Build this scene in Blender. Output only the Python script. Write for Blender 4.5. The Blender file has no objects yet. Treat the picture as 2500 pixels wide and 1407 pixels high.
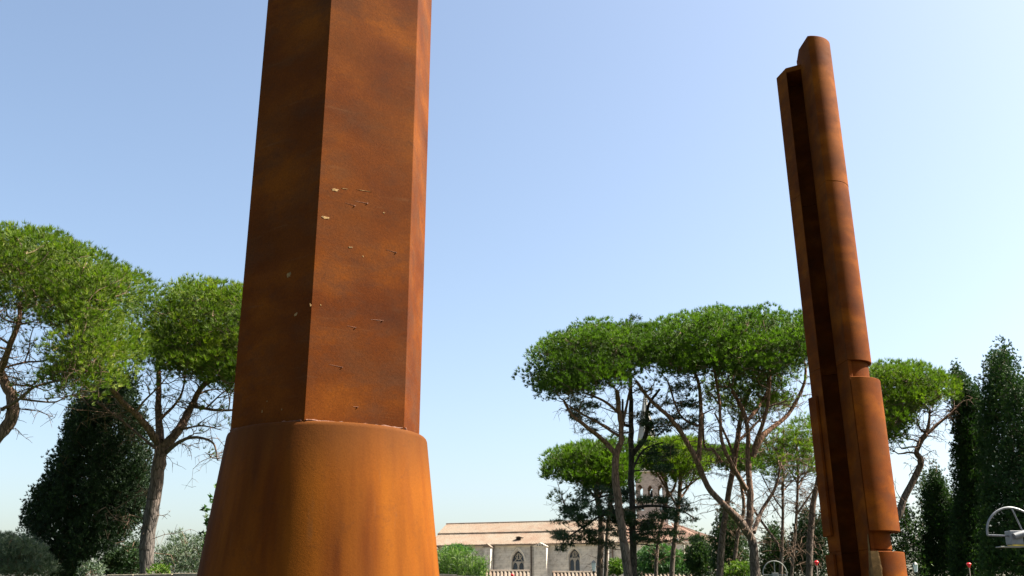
import bpy, math
import numpy as np
from mathutils import Vector

# ------------------------------------------------------------------ camera, sky, sun
F = 2430.0
PITCH = math.atan(787.0 / F)
CAMZ = 1.6
scene = bpy.context.scene
COL = scene.collection
cd = bpy.data.cameras.new('camera')
cam = bpy.data.objects.new('camera', cd)
COL.objects.link(cam)
cam.location = (0, 0, CAMZ)
cam.rotation_euler = (math.pi / 2 + PITCH, 0, 0)
cd.sensor_fit = 'HORIZONTAL'
cd.sensor_width = 36.0
cd.lens = 36.0 * F / 2500.0
cd.clip_end = 6000
scene.camera = cam
scene.render.resolution_x = 1024
scene.render.resolution_y = 576

SUN_AZ = math.radians(4.0)       # math angle from +X towards +Y
SUN_EL = math.radians(50.0)
world = bpy.data.worlds.new('World')
scene.world = world
world.use_nodes = True
wn = world.node_tree
bg = wn.nodes['Background']
sky = wn.nodes.new('ShaderNodeTexSky')
sky.sky_type = 'NISHITA'
sky.sun_disc = False
sky.sun_elevation = SUN_EL
sky.sun_rotation = math.pi / 2 - SUN_AZ
sky.altitude = 0
sky.air_density = 1.0
sky.dust_density = 2.7
sky.ozone_density = 1.4
hz = wn.nodes.new('ShaderNodeMix')          # the camera's white balance, slightly cool
hz.data_type = 'RGBA'
hz.blend_type = 'MULTIPLY'
hz.inputs[0].default_value = 1.0
hz.inputs[7].default_value = (1.06, 1.03, 0.97, 1)
wn.links.new(sky.outputs[0], hz.inputs[6])
wn.links.new(hz.outputs[2], bg.inputs[0])
bg.inputs[1].default_value = 0.051
sl = bpy.data.lights.new('sun', 'SUN')
sl.energy = 5.0
sl.angle = math.radians(0.5)
sl.color = (1.0, 0.93, 0.80)
so = bpy.data.objects.new('sun', sl)
COL.objects.link(so)
sd = Vector((math.cos(SUN_AZ) * math.cos(SUN_EL), math.sin(SUN_AZ) * math.cos(SUN_EL), math.sin(SUN_EL)))
so.rotation_euler = sd.to_track_quat('Z', 'Y').to_euler()
so.location = sd * 100
vs = scene.view_settings
vs.view_transform = 'Standard'
vs.look = 'None'
vs.exposure = 2.35
vs.gamma = 1.0
vs.use_curve_mapping = False

# ------------------------------------------------------------------ helpers
CT, ST = math.cos(PITCH), math.sin(PITCH)

def P(px, py, Y):
    """world point at distance Y (metres north of the camera) seen along this sight line"""
    dx, dy = px - 1250.0, 703.5 - py
    s = Y / (F * CT - dy * ST)
    return Vector((dx * s, Y, CAMZ + s * (F * ST + dy * CT)))

def mpp(py, Y):
    return Y / (F * CT - (703.5 - py) * ST)

def link(o, parent=None):
    COL.objects.link(o)
    if parent is not None:
        o.parent = parent
    return o

def empty(name, label, cat, loc, group=None):
    o = bpy.data.objects.new(name, None)
    o.empty_display_size = 0.3
    o.location = loc
    o['label'] = label
    o['category'] = cat
    if group:
        o['group'] = group
    return link(o)

def tag(o, label, cat, group=None):
    o['label'] = label
    o['category'] = cat
    if group:
        o['group'] = group
    return o

class MB:
    def __init__(s):
        s.v = []
        s.f = []
    def add(s, vs_, fs_):
        n = len(s.v)
        s.v += [tuple(p) for p in vs_]
        s.f += [tuple(i + n for i in f) for f in fs_]
        return s
    def box(s, a, b, fr=None):
        """box in a frame fr = (origin, u, n, z) or world axes"""
        (x0, y0, z0), (x1, y1, z1) = a, b
        c = [(x0, y0, z0), (x1, y0, z0), (x1, y1, z0), (x0, y1, z0), (x0, y0, z1), (x1, y0, z1), (x1, y1, z1), (x0, y1, z1)]
        if fr:
            c = [fr[0] + fr[1] * p[0] + fr[2] * p[1] + fr[3] * p[2] for p in c]
        return s.add(c, [(0, 3, 2, 1), (4, 5, 6, 7), (0, 1, 5, 4), (1, 2, 6, 5), (2, 3, 7, 6), (3, 0, 4, 7)])
    def tube(s, pts, radii, seg=8, cap=True, jit=None):
        pts = [Vector(p) for p in pts]
        n0 = len(s.v)
        k = len(pts)
        prev = None
        for i, p in enumerate(pts):
            d = (pts[min(i + 1, k - 1)] - pts[max(i - 1, 0)])
            if d.length < 1e-9:
                d = Vector((0, 0, 1))
            d.normalize()
            if prev is None:
                a = Vector((1, 0, 0)) if abs(d.x) < 0.9 else Vector((0, 1, 0))
                prev = (a - d * a.dot(d)).normalized()
            else:
                prev = prev - d * prev.dot(d)
                if prev.length < 1e-6:
                    prev = Vector((1, 0, 0))
                prev.normalize()
            b = d.cross(prev)
            for j in range(seg):
                t = 2 * math.pi * j / seg
                r = radii[i] * (1 + (jit(i, j) if jit else 0))
                q = p + prev * (math.cos(t) * r) + b * (math.sin(t) * r)
                s.v.append(tuple(q))
        for i in range(k - 1):
            for j in range(seg):
                a = n0 + i * seg + j
                b = n0 + i * seg + (j + 1) % seg
                s.f.append((a, b, b + seg, a + seg))
        if cap:
            s.f.append(tuple(n0 + j for j in range(seg))[::-1])
            s.f.append(tuple(n0 + (k - 1) * seg + j for j in range(seg)))
        return s
    def prism(s, poly, z0, z1, off=None, top=None):
        """poly counter-clockwise (x,y); off(z)->(dx,dy)"""
        n = len(poly)
        zs = [z0, z1]
        vs_ = []
        for z in zs:
            o = off(z) if off else (0, 0)
            vs_ += [(x + o[0], y + o[1], z) for x, y in poly]
        fs_ = [(i, (i + 1) % n, n + (i + 1) % n, n + i) for i in range(n)]
        fs_.append(tuple(range(n))[::-1])
        fs_.append(tuple(range(n, 2 * n)))
        return s.add(vs_, fs_)
    def lathe(s, c, prof, seg=48):
        n0 = len(s.v)
        for r, z in prof:
            for j in range(seg):
                t = 2 * math.pi * j / seg
                s.v.append((c[0] + r * math.cos(t), c[1] + r * math.sin(t), z))
        for i in range(len(prof) - 1):
            for j in range(seg):
                a = n0 + i * seg + j
                b = n0 + i * seg + (j + 1) % seg
                s.f.append((a, b, b + seg, a + seg))
        return s
    def obj(s, name, m, parent=None, smooth=True, angle=35, bevel=0, stuff=False, loc=None):
        o_ = Vector((0, 0, 0))
        if parent is not None:
            o_ = Vector(parent.location)
            if parent.parent is not None:
                o_ = o_ + Vector(parent.parent.location)
        if loc is not None:
            o_ = o_ + Vector(loc) if parent is not None else Vector(loc)
        me = bpy.data.meshes.new(name)
        me.from_pydata([(p[0] - o_[0], p[1] - o_[1], p[2] - o_[2]) for p in s.v], [], s.f)
        me.update()
        if smooth:
            me.polygons.foreach_set('use_smooth', [True] * len(me.polygons))
            me.set_sharp_from_angle(angle=math.radians(angle))
        me.materials.append(m)
        o = bpy.data.objects.new(name, me)
        if loc is not None:
            o.location = loc
        if bevel:
            b = o.modifiers.new('bevel', 'BEVEL')
            b.width = bevel
            b.segments = 2
            b.limit_method = 'ANGLE'
            b.angle_limit = math.radians(40)
        if stuff:
            o['kind'] = 'stuff'
        return link(o, parent)

def npmesh(name, V, T, m, parent, attr=None, stuff=False):
    """triangle soup V (n,3) world coordinates, T (m,3)"""
    o_ = np.array(parent.location) if parent is not None else np.zeros(3)
    me = bpy.data.meshes.new(name)
    V = (V - o_).astype(np.float32)
    me.vertices.add(len(V))
    me.vertices.foreach_set('co', V.ravel())
    me.loops.add(T.size)
    me.loops.foreach_set('vertex_index', T.ravel().astype(np.int32))
    me.polygons.add(len(T))
    me.polygons.foreach_set('loop_start', np.arange(0, T.size, 3, dtype=np.int32))
    me.update(calc_edges=True)
    if attr is not None:
        a = me.attributes.new('tint', 'FLOAT', 'FACE')
        a.data.foreach_set('value', attr.astype(np.float32))
    me.materials.append(m)
    o = bpy.data.objects.new(name, me)
    if stuff:
        o['kind'] = 'stuff'
    return link(o, parent)

# ------------------------------------------------------------------ materials
def mat(name, rough=0.7, spec=0.3, metal=0.0):
    m = bpy.data.materials.new(name)
    m.use_nodes = True
    nt = m.node_tree
    b = nt.nodes['Principled BSDF']
    b.inputs['Roughness'].default_value = rough
    b.inputs['Specular IOR Level'].default_value = spec
    b.inputs['Metallic'].default_value = metal
    return m, nt, b

def coords(nt, scale=(1, 1, 1), kind='Object', rot=(0, 0, 0)):
    tc = nt.nodes.new('ShaderNodeTexCoord')
    mp = nt.nodes.new('ShaderNodeMapping')
    mp.inputs['Scale'].default_value = scale
    mp.inputs['Rotation'].default_value = rot
    nt.links.new(tc.outputs[kind], mp.inputs[0])
    return mp.outputs[0]

def noise(nt, vec, scale, detail=5, rough=0.6, dist=0.0):
    n = nt.nodes.new('ShaderNodeTexNoise')
    n.inputs['Scale'].default_value = scale
    n.inputs['Detail'].default_value = detail
    n.inputs['Roughness'].default_value = rough
    n.inputs['Distortion'].default_value = dist
    nt.links.new(vec, n.inputs['Vector'])
    return n.outputs['Fac']

def ramp(nt, fac, stops):
    r = nt.nodes.new('ShaderNodeValToRGB')
    e = r.color_ramp.elements
    while len(e) < len(stops):
        e.new(0.5)
    for el, (p, c) in zip(e, stops):
        el.position = p
        el.color = tuple(c) + (1,) if len(c) == 3 else c
    nt.links.new(fac, r.inputs[0])
    return r.outputs[0]

def g3(v):
    return (v, v, v)

def mix(nt, a, b, fac, mode='MIX'):
    n = nt.nodes.new('ShaderNodeMix')
    n.data_type = 'RGBA'
    n.blend_type = mode
    for sock, val in ((n.inputs[6], a), (n.inputs[7], b)):
        if isinstance(val, (tuple, list)):
            sock.default_value = tuple(val) + (1,)
        else:
            nt.links.new(val, sock)
    if isinstance(fac, (int, float)):
        n.inputs[0].default_value = fac
    else:
        nt.links.new(fac, n.inputs[0])
    return n.outputs[2]

def bump(nt, b, h, strength=0.3, dist=0.01):
    n = nt.nodes.new('ShaderNodeBump')
    n.inputs['Strength'].default_value = strength
    n.inputs['Distance'].default_value = dist
    nt.links.new(h, n.inputs['Height'])
    nt.links.new(n.outputs[0], b.inputs['Normal'])

def rust(name, streak, amount_grey=0.5, seed=0.0, tone=1.0, bright=0.0, rim=None):
    m, nt, b = mat(name, 0.85, 0.05)
    sc = {'h': (1.0, 1.0, 1.7), 'v': (3.2, 3.2, 0.35), 'n': (1, 1, 1)}[streak]
    def shifted(sc_, rot=(0, 0, 0), k=1.0):
        v = coords(nt, sc_, rot=rot)
        add = nt.nodes.new('ShaderNodeVectorMath')
        add.inputs[1].default_value = (seed * k, seed * 1.7, seed * 0.3 + k)
        nt.links.new(v, add.inputs[0])
        return add.outputs[0]
    tilt = (0.0, math.radians(13) if streak == 'h' else 0, 0)
    v1 = shifted(sc, tilt)
    v2 = coords(nt)
    n1 = noise(nt, v1, 1.15, 5, 0.55, 0.15)
    n2 = noise(nt, v1, 1.9, 9, 0.72, 0.2)
    n3 = noise(nt, coords(nt, (3.6, 3.6, 0.16) if streak == 'v' else (1, 1, 1)), 1.1, 3, 0.5)
    n4 = noise(nt, v2, 70, 4, 0.75)
    n5 = noise(nt, shifted((1.2, 1.2, 16) if streak == 'h' else (9, 9, 0.35), (0, math.radians(6) if streak == 'h' else 0, 0), 2.0), 1.6, 6, 0.7)
    n6 = noise(nt, shifted((1, 1, 1), k=3.0), 5.0, 8, 0.75, 0.3)
    c1 = ramp(nt, n1, [(0.32, (0.045 * tone, 0.0090 * tone, 0.0012 * tone)), (0.5, (0.076 * tone, 0.0170 * tone, 0.0015 * tone)), (0.67, (0.135 * tone, 0.0350 * tone, 0.0020 * tone))])
    c2 = mix(nt, c1, (0.048 * tone, 0.021 * tone, 0.012 * tone), ramp(nt, n2, [(0.47, g3(0)), (0.68, g3(amount_grey))]))
    c3 = mix(nt, c2, (0.155, 0.047, 0.0035), ramp(nt, n3, [(0.42, g3(bright * 0.2)), (0.66, g3(bright))]))
    c3 = mix(nt, c3, (0.11, 0.050, 0.020), ramp(nt, n5, [(0.60, g3(0)), (0.74, g3(0.38))]))
    c3 = mix(nt, c3, (0.036, 0.013, 0.006), ramp(nt, n6, [(0.56, g3(0)), (0.74, g3(0.45))]))
    if rim is not None:
        tc = nt.nodes.new('ShaderNodeNewGeometry')
        sep = nt.nodes.new('ShaderNodeSeparateXYZ')
        nt.links.new(tc.outputs['Position'], sep.inputs[0])
        wob = nt.nodes.new('ShaderNodeMath'); wob.operation = 'MULTIPLY_ADD'
        wob.inputs[1].default_value = 0.5
        nt.links.new(n3, wob.inputs[0]); nt.links.new(sep.outputs['Z'], wob.inputs[2])
        mr = nt.nodes.new('ShaderNodeMapRange')
        mr.inputs[1].default_value = rim - 0.35 + 0.25
        mr.inputs[2].default_value = rim + 0.25
        nt.links.new(wob.outputs[0], mr.inputs[0])
        c3 = mix(nt, c3, (0.055, 0.019, 0.005), ramp(nt, mr.outputs[0], [(0.0, g3(0)), (1.0, g3(0.7))]))
    c4 = mix(nt, c3, ramp(nt, n4, [(0.3, g3(0.66)), (0.7, g3(1.2))]), 0.35 if streak == 'v' else 0.75, 'MULTIPLY')
    nt.links.new(c4, b.inputs['Base Color'])
    nt.links.new(ramp(nt, n2, [(0.3, g3(0.75)), (0.7, g3(0.92))]), b.inputs['Roughness'])
    ad = nt.nodes.new('ShaderNodeMath')
    ad.operation = 'MULTIPLY_ADD'
    ad.inputs[1].default_value = 0.5
    nt.links.new(n4, ad.inputs[0])
    nt.links.new(n6, ad.inputs[2])
    bump(nt, b, ad.outputs[0], 0.3, 0.006)
    return m

def bark(name, low, high, z0, z1, sc=1.0):
    m, nt, b = mat(name, 0.9, 0.15)
    v = coords(nt, (5 * sc, 5 * sc, 1.3 * sc))
    vo = nt.nodes.new('ShaderNodeTexVoronoi')
    vo.feature = 'DISTANCE_TO_EDGE'
    vo.inputs['Scale'].default_value = 1.6
    nt.links.new(v, vo.inputs['Vector'])
    n1 = noise(nt, v, 2.5, 6, 0.7, 0.4)
    tc = nt.nodes.new('ShaderNodeNewGeometry')
    sep = nt.nodes.new('ShaderNodeSeparateXYZ')
    nt.links.new(tc.outputs['Position'], sep.inputs[0])
    mr = nt.nodes.new('ShaderNodeMapRange')
    mr.inputs[1].default_value = z0
    mr.inputs[2].default_value = z1
    nt.links.new(sep.outputs['Z'], mr.inputs[0])
    base = mix(nt, low, high, mr.outputs[0])
    plate = ramp(nt, vo.outputs[0], [(0.0, g3(0.35)), (0.14, g3(1.0))])
    c = mix(nt, base, plate, 0.85, 'MULTIPLY')
    c = mix(nt, c, ramp(nt, n1, [(0.3, g3(0.55)), (0.7, g3(1.35))]), 0.85, 'MULTIPLY')
    nt.links.new(c, b.inputs['Base Color'])
    ad = nt.nodes.new('ShaderNodeMath')
    ad.operation = 'ADD'
    nt.links.new(n1, ad.inputs[0])
    nt.links.new(plate, ad.inputs[1])
    bump(nt, b, ad.outputs[0], 0.9, 0.04)
    return m

def foliage(name, dark, mid, light, trans=0.35):
    m = bpy.data.materials.new(name)
    m.use_nodes = True
    nt = m.node_tree
    nt.nodes.clear()
    out = nt.nodes.new('ShaderNodeOutputMaterial')
    at = nt.nodes.new('ShaderNodeAttribute')
    at.attribute_name = 'tint'
    v = coords(nt)
    n = noise(nt, v, 0.9, 3, 0.6)
    ad = nt.nodes.new('ShaderNodeMath')
    ad.operation = 'MULTIPLY_ADD'
    ad.inputs[1].default_value = 0.6
    nt.links.new(n, ad.inputs[0])
    nt.links.new(at.outputs['Fac'], ad.inputs[2])
    c = ramp(nt, ad.outputs[0], [(0.3, dark), (0.75, mid), (1.15 if False else 1.0, light)])
    d = nt.nodes.new('ShaderNodeBsdfPrincipled')
    d.inputs['Roughness'].default_value = 0.6
    d.inputs['Specular IOR Level'].default_value = 0.2
    t = nt.nodes.new('ShaderNodeBsdfTranslucent')
    nt.links.new(c, d.inputs['Base Color'])
    c2 = mix(nt, c, (1.0, 1.35, 0.5), 1.0, 'MULTIPLY')
    nt.links.new(c2, t.inputs['Color'])
    ms = nt.nodes.new('ShaderNodeMixShader')
    ms.inputs[0].default_value = trans
    nt.links.new(d.outputs[0], ms.inputs[1])
    nt.links.new(t.outputs[0], ms.inputs[2])
    nt.links.new(ms.outputs[0], out.inputs[0])
    return m

def simple(name, col, rough=0.6, spec=0.3, metal=0.0, var=0.25, nscale=6.0, bstr=0.2, bd=0.01):
    m, nt, b = mat(name, rough, spec, metal)
    v = coords(nt)
    n1 = noise(nt, v, nscale, 6, 0.65)
    n2 = noise(nt, v, nscale * 0.17, 3, 0.5)
    c = mix(nt, tuple(col), ramp(nt, n1, [(0.3, g3(1 - var)), (0.7, g3(1 + var))]), 1.0, 'MULTIPLY')
    c = mix(nt, c, ramp(nt, n2, [(0.35, g3(1 - var * 0.7)), (0.65, g3(1 + var * 0.7))]), 1.0, 'MULTIPLY')
    nt.links.new(c, b.inputs['Base Color'])
    bump(nt, b, n1, bstr, bd)
    return m

def stone(name, col, col2, bw=1.2, bh=0.35, mortar=0.6):
    """ashlar too far away to count: courses in colour and fine relief"""
    m, nt, b = mat(name, 0.9, 0.1)
    v = coords(nt, (1, 1, 1))
    br = nt.nodes.new('ShaderNodeTexBrick')
    br.inputs['Scale'].default_value = 1.0
    br.inputs['Brick Width'].default_value = bw
    br.inputs['Row Height'].default_value = bh
    br.inputs['Mortar Size'].default_value = 0.015
    br.inputs['Color1'].default_value = (1, 1, 1, 1)
    br.inputs['Color2'].default_value = (0.82, 0.82, 0.82, 1)
    br.inputs['Mortar'].default_value = (mortar, mortar, mortar, 1)
    nt.links.new(coords(nt, (1, 1, 1), rot=(math.pi / 2, 0, 0)), br.inputs['Vector'])
    n1 = noise(nt, v, 0.35, 5, 0.65)
    n2 = noise(nt, v, 2.2, 6, 0.7)
    c = mix(nt, tuple(col), tuple(col2), ramp(nt, n1, [(0.4, g3(0)), (0.62, g3(1))]))
    c = mix(nt, c, br.outputs[0], 0.8, 'MULTIPLY')
    c = mix(nt, c, ramp(nt, n2, [(0.33, g3(0.6)), (0.5, g3(1.0)), (0.75, g3(1.15))]), 0.8, 'MULTIPLY')
    nt.links.new(c, b.inputs['Base Color'])
    bump(nt, b, n2, 0.4, 0.03)
    return m

M = {}
M['rust_shaft'] = rust('rust_shaft', 'h', 0.75, 3.0, 0.97, 0.25)
M['rust_cone'] = rust('rust_cone', 'v', 0.35, 9.0, 0.85, 0.75, rim=2.85)
M['rust_top'] = rust('rust_top', 'h', 0.5, 21.0, 1.2, 0.3)
M['rust_shell'] = rust('rust_shell', 'h', 0.5, 33.0, 1.25, 0.3)
M['weld'] = simple('weld_bead', (0.10, 0.035, 0.015), 0.7, 0.3, 0, 0.5, 30, 0.8)
M['flake'] = simple('pale_flake', (0.20, 0.12, 0.045), 0.8, 0.2, 0, 0.5, 60, 0.6)
M['streaked'] = simple('streaked_tan', (0.17, 0.095, 0.035), 0.85, 0.1, 0, 0.6, 7, 0.9, 0.02)
M['bark'] = bark('pine_bark', (0.085, 0.072, 0.064), (0.15, 0.082, 0.05), 5.0, 10.5)
M['bark_far'] = bark('pine_bark_far', (0.115, 0.09, 0.075), (0.17, 0.088, 0.052), 5.0, 12.0, 0.8)
M['bark_dark'] = bark('cedar_bark', (0.055, 0.045, 0.038), (0.035, 0.028, 0.025), 6, 14)
M['twig'] = simple('twig_bark', (0.11, 0.072, 0.05), 0.9, 0.1, 0, 0.3, 10)
M['needle'] = foliage('pine_needles', (0.032, 0.055, 0.0070), (0.074, 0.110, 0.0080), (0.160, 0.190, 0.012), 0.38)
M['needle_deep'] = foliage('pine_needles_deep', (0.0292, 0.0533, 0.0077), (0.0585, 0.0989, 0.0086), (0.0989, 0.1505, 0.0103), 0.36)
M['cypress'] = foliage('cypress_sprays', (0.0086, 0.0189, 0.0086), (0.0155, 0.0327, 0.012), (0.0275, 0.0499, 0.0155), 0.12)
M['cypress_green'] = foliage('cypress_sprays_green', (0.012, 0.0292, 0.0103), (0.0258, 0.0533, 0.0155), (0.0645, 0.1032, 0.0224), 0.18)
M['cedar'] = foliage('cedar_needles', (0.0155, 0.031, 0.0155), (0.0275, 0.0516, 0.0224), (0.0516, 0.0817, 0.0258), 0.2)
M['cedar_young'] = foliage('young_cedar_needles', (0.0258, 0.0602, 0.0215), (0.0473, 0.1032, 0.0301), (0.086, 0.1548, 0.0344), 0.25)
M['olive'] = foliage('olive_leaves', (0.043, 0.0645, 0.043), (0.0817, 0.1075, 0.0731), (0.1634, 0.1892, 0.129), 0.2)
M['shrub'] = foliage('shrub_leaves', (0.03, 0.06, 0.010), (0.065, 0.11, 0.014), (0.13, 0.17, 0.02), 0.3)
M['broadleaf'] = foliage('broad_leaves', (0.0215, 0.0516, 0.0129), (0.043, 0.0946, 0.0172), (0.0774, 0.1462, 0.0258), 0.35)
M['reed'] = foliage('reed_leaves', (0.03, 0.065, 0.012), (0.075, 0.125, 0.02), (0.20, 0.24, 0.09), 0.35)
M['grass'] = simple('dry_grass', (0.030, 0.048, 0.014), 0.95, 0.1, 0, 0.4, 0.8, 0.5, 0.03)
M['gravel'] = simple('dark_gravel', (0.040, 0.036, 0.032), 0.95, 0.1, 0, 0.3, 9, 0.6, 0.02)
M['coping'] = simple('coping_stone', (0.20, 0.17, 0.125), 0.9, 0.15, 0, 0.35, 9, 0.8, 0.02)
M['rubble'] = simple('wall_stone', (0.32, 0.27, 0.20), 0.9, 0.15, 0, 0.35, 5, 0.8, 0.03)
M['steel'] = simple('galvanised_steel', (0.17, 0.175, 0.18), 0.5, 0.3, 0.3, 0.2, 14, 0.15, 0.004)
M['steel_pale'] = simple('painted_steel', (0.16, 0.165, 0.15), 0.5, 0.4, 0.2, 0.2, 10)
M['yellow'] = simple('worn_yellow_paint', (0.55, 0.38, 0.05), 0.5, 0.4, 0, 0.3, 10)
M['red'] = simple('red_plastic', (0.62, 0.012, 0.018), 0.35, 0.5, 0, 0.1, 10)
M['cable_post'] = simple('dull_post', (0.25, 0.20, 0.16), 0.6, 0.3, 0.2, 0.2, 10)
M['iron'] = simple('dark_iron', (0.03, 0.03, 0.032), 0.6, 0.3, 0.3, 0.2, 10)
M['church'] = stone('church_limestone', (0.52, 0.475, 0.41), (0.41, 0.385, 0.35))
M['church_trim'] = simple('church_trim', (0.55, 0.50, 0.42), 0.9, 0.1, 0, 0.2, 1.5, 0.5, 0.02)
M['tracery'] = simple('tracery_stone', (0.30, 0.27, 0.23), 0.9, 0.1, 0, 0.2, 1.5, 0.5, 0.02)
M['tower'] = stone('tower_brick', (0.45, 0.36, 0.30), (0.38, 0.31, 0.27), 0.5, 0.16, 0.75)
M['spire'] = simple('spire_stone', (0.26, 0.255, 0.24), 0.9, 0.1, 0, 0.25, 0.8, 0.5, 0.05)
M['glass'] = simple('leaded_glass', (0.03, 0.038, 0.055), 0.25, 0.5, 0, 0.3, 3, 0.2)
M['dark_hole'] = simple('painted_hole_shade', (0.03, 0.022, 0.018), 0.9, 0.1)  # near-black colour stands in for the shade inside dormer and vent openings
M['lead'] = simple('lead_pipe', (0.10, 0.075, 0.06), 0.7, 0.3, 0, 0.2, 3)

def tile_mat(name, a, b_, c_):
    m, nt, b = mat(name, 0.9, 0.1)
    v = coords(nt)
    n1 = noise(nt, v, 0.45, 5, 0.7)
    n2 = noise(nt, v, 4.0, 5, 0.8)
    c = ramp(nt, n1, [(0.35, a), (0.5, b_), (0.68, c_)])
    c = mix(nt, c, ramp(nt, n2, [(0.35, g3(0.6)), (0.65, g3(1.25))]), 0.8, 'MULTIPLY')
    nt.links.new(c, b.inputs['Base Color'])
    bump(nt, b, n2, 0.5, 0.03)
    return m
M['tiles'] = tile_mat('roof_tiles', (0.135, 0.092, 0.068), (0.15, 0.115, 0.088), (0.148, 0.128, 0.104))
M['tiles_red'] = tile_mat('roof_tiles_red', (0.145, 0.083, 0.062), (0.155, 0.10, 0.076), (0.15, 0.118, 0.092))

# ------------------------------------------------------------------ ground
mb = MB()
R_ = 3000
mb.add([(-R_, -R_, 0), (R_, -R_, 0), (R_, R_, 0), (-R_, R_, 0)], [(0, 1, 2, 3)])
g = mb.obj('ground', M['grass'], smooth=False)
g['kind'] = 'structure'
mb = MB()
mb.add([(-7, -14, 0.004), (13, -14, 0.004), (13, 27, 0.004), (-7, 27, 0.004)], [(0, 1, 2, 3)])
g = mb.obj('path', M['gravel'], smooth=False)
g['kind'] = 'structure'

mb = MB()
mb.add([(-80, 116, 0.004), (90, 116, 0.004), (90, 240, 0.004), (-80, 240, 0.004)], [(0, 1, 2, 3)])
g = mb.obj('bounce_pavement', M['coping'], smooth=False)  # unseen pale paving, added to bounce light onto the shaded church wall
g['kind'] = 'structure'

# ------------------------------------------------------------------ left monument: hexagonal shaft on a cone
CX, CY = -1.404, 7.6
HR, HROT = 0.742, 0.464
left = empty('steel_column', 'huge rusted steel column with six-sided shaft on a round tapering base, nearest on the left', 'sculpture', (CX, CY, 0))
mb = MB()
RT, ZT, SL = 0.750, 2.852, 0.118
prof = [(RT + SL * (ZT - z), z) for z in (0.0, 0.7, 1.4, 2.1, ZT - 0.03)]
prof += [(RT - 0.002, ZT - 0.012), (RT - 0.014, ZT), (0.52, ZT), (0.52, ZT - 0.3)]
mb.lathe((CX, CY), prof, 160)
mb.obj('cone_base', M['rust_cone'], left, angle=50)
hexa = [(CX + HR * math.cos(HROT + k * math.pi / 3), CY + HR * math.sin(HROT + k * math.pi / 3)) for k in range(6)]
mb = MB()
mb.prism(hexa, ZT - 0.02, 11.5)
mb.obj('shaft', M['rust_shaft'], left, angle=25, bevel=0.006)
# weld seam: short lumpy beads round the foot of the shaft
rng = np.random.default_rng(5)
mb = MB()
for k in range(6):
    a, b = Vector(hexa[k]), Vector(hexa[(k + 1) % 6])
    nrm = Vector(((b - a).y, -(b - a).x)).normalized()
    ts = np.linspace(0.02, 0.98, 26)
    pts = [Vector((*(a.lerp(b, t) + nrm * 0.004), ZT + 0.006 + rng.uniform(-0.003, 0.004))) for t in ts]
    mb.tube(pts, [0.008 + rng.uniform(-0.003, 0.004) for _ in ts], 6)
mb.obj('weld_seam', M['weld'], left)
# flakes, splashes and stud scratches on the shaft faces: thin raised chips placed on the face planes
def face_point(px, py, k):
    a, b = Vector(hexa[k]), Vector(hexa[(k + 1) % 6])
    t_ = (b - a).normalized()
    nrm = Vector((t_.y, -t_.x, 0)).normalized()
    d = P(px, py, 1.0) - Vector((0, 0, CAMZ))
    o = Vector((0, 0, CAMZ))
    s = (Vector((a.x, a.y, 0)) - o).dot(nrm) / d.dot(nrm)
    return o + d * s, Vector((t_.x, t_.y, 0)), nrm
def chip(px, py, k, w, h, name='flake', m='flake', ang=0.0, n=14):
    p, t_, nrm = face_point(px, py, k)
    z = Vector((0, 0, 1))
    vs_, fr = [], []
    for j in range(n):
        th = 2 * math.pi * j / n
        rr = rng.uniform(0.55, 1.0)
        x, y = math.cos(th) * w * rr, math.sin(th) * h * rr
        x, y = x * math.cos(ang) - y * math.sin(ang), x * math.sin(ang) + y * math.cos(ang)
        vs_.append(p + t_ * x + z * y + nrm * 0.0005)
        fr.append(p + t_ * x * 0.85 + z * y * 0.85 + nrm * 0.0018)
    mb = MB()
    fs_ = [(j, (j + 1) % n, n + (j + 1) % n, n + j) for j in range(n)] + [tuple(range(n, 2 * n))]
    mb.add(vs_ + fr, fs_)
    return mb.obj(name, M[m], left, smooth=False)
# face indices: dark face between corners 3-4, front face 4-5, bright face 5-0
for (px, py, k, w, h, a) in [(818, 464, 4, 0.036, 0.014, 0.0), (841, 461, 4, 0.03, 0.003, 0.05), (795, 532, 4, 0.038, 0.013, 0), (937, 520, 4, 0.010, 0.008, 0),
                             (855, 604, 4, 0.020, 0.008, 0), (758, 745, 4, 0.008, 0.014, 0.3), (705, 671, 3, 0.030, 0.026, 0.0), (722, 768, 3, 0.026, 0.012, 0.7),
                             (890, 466, 4, 0.07, 0.002, 0.03)]:
    chip(px, py, k, w, h, ang=a)
for (x0, y0, x1, y1) in [(842, 495, 866, 503), (868, 491, 897, 497), (942, 610, 967, 617), (905, 780, 934, 783), (848, 796, 868, 800), (803, 890, 835, 897), (862, 993, 873, 994)]:
    p0, t_, nrm = face_point(x0, y0, 4)
    p1, _, _ = face_point(x1, y1, 4)
    mb = MB()
    mb.tube([p0, p0.lerp(p1, 0.5), p1], [0.0012, 0.0016, 0.0022], 5)
    mb.tube([p1 - nrm * 0.004, p1 + nrm * 0.006], [0.005, 0.004], 8)
    mb.obj('scratch', M['weld'], left)
for (px, py, k) in [(783, 745, 4), (886, 626, 4), (640, 1005, 3), (688, 1000, 3), (652, 980, 3)]:
    chip(px, py, k, 0.006, 0.006 + rng.uniform(0, 0.008), 'flake', 'flake', n=8)

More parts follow.
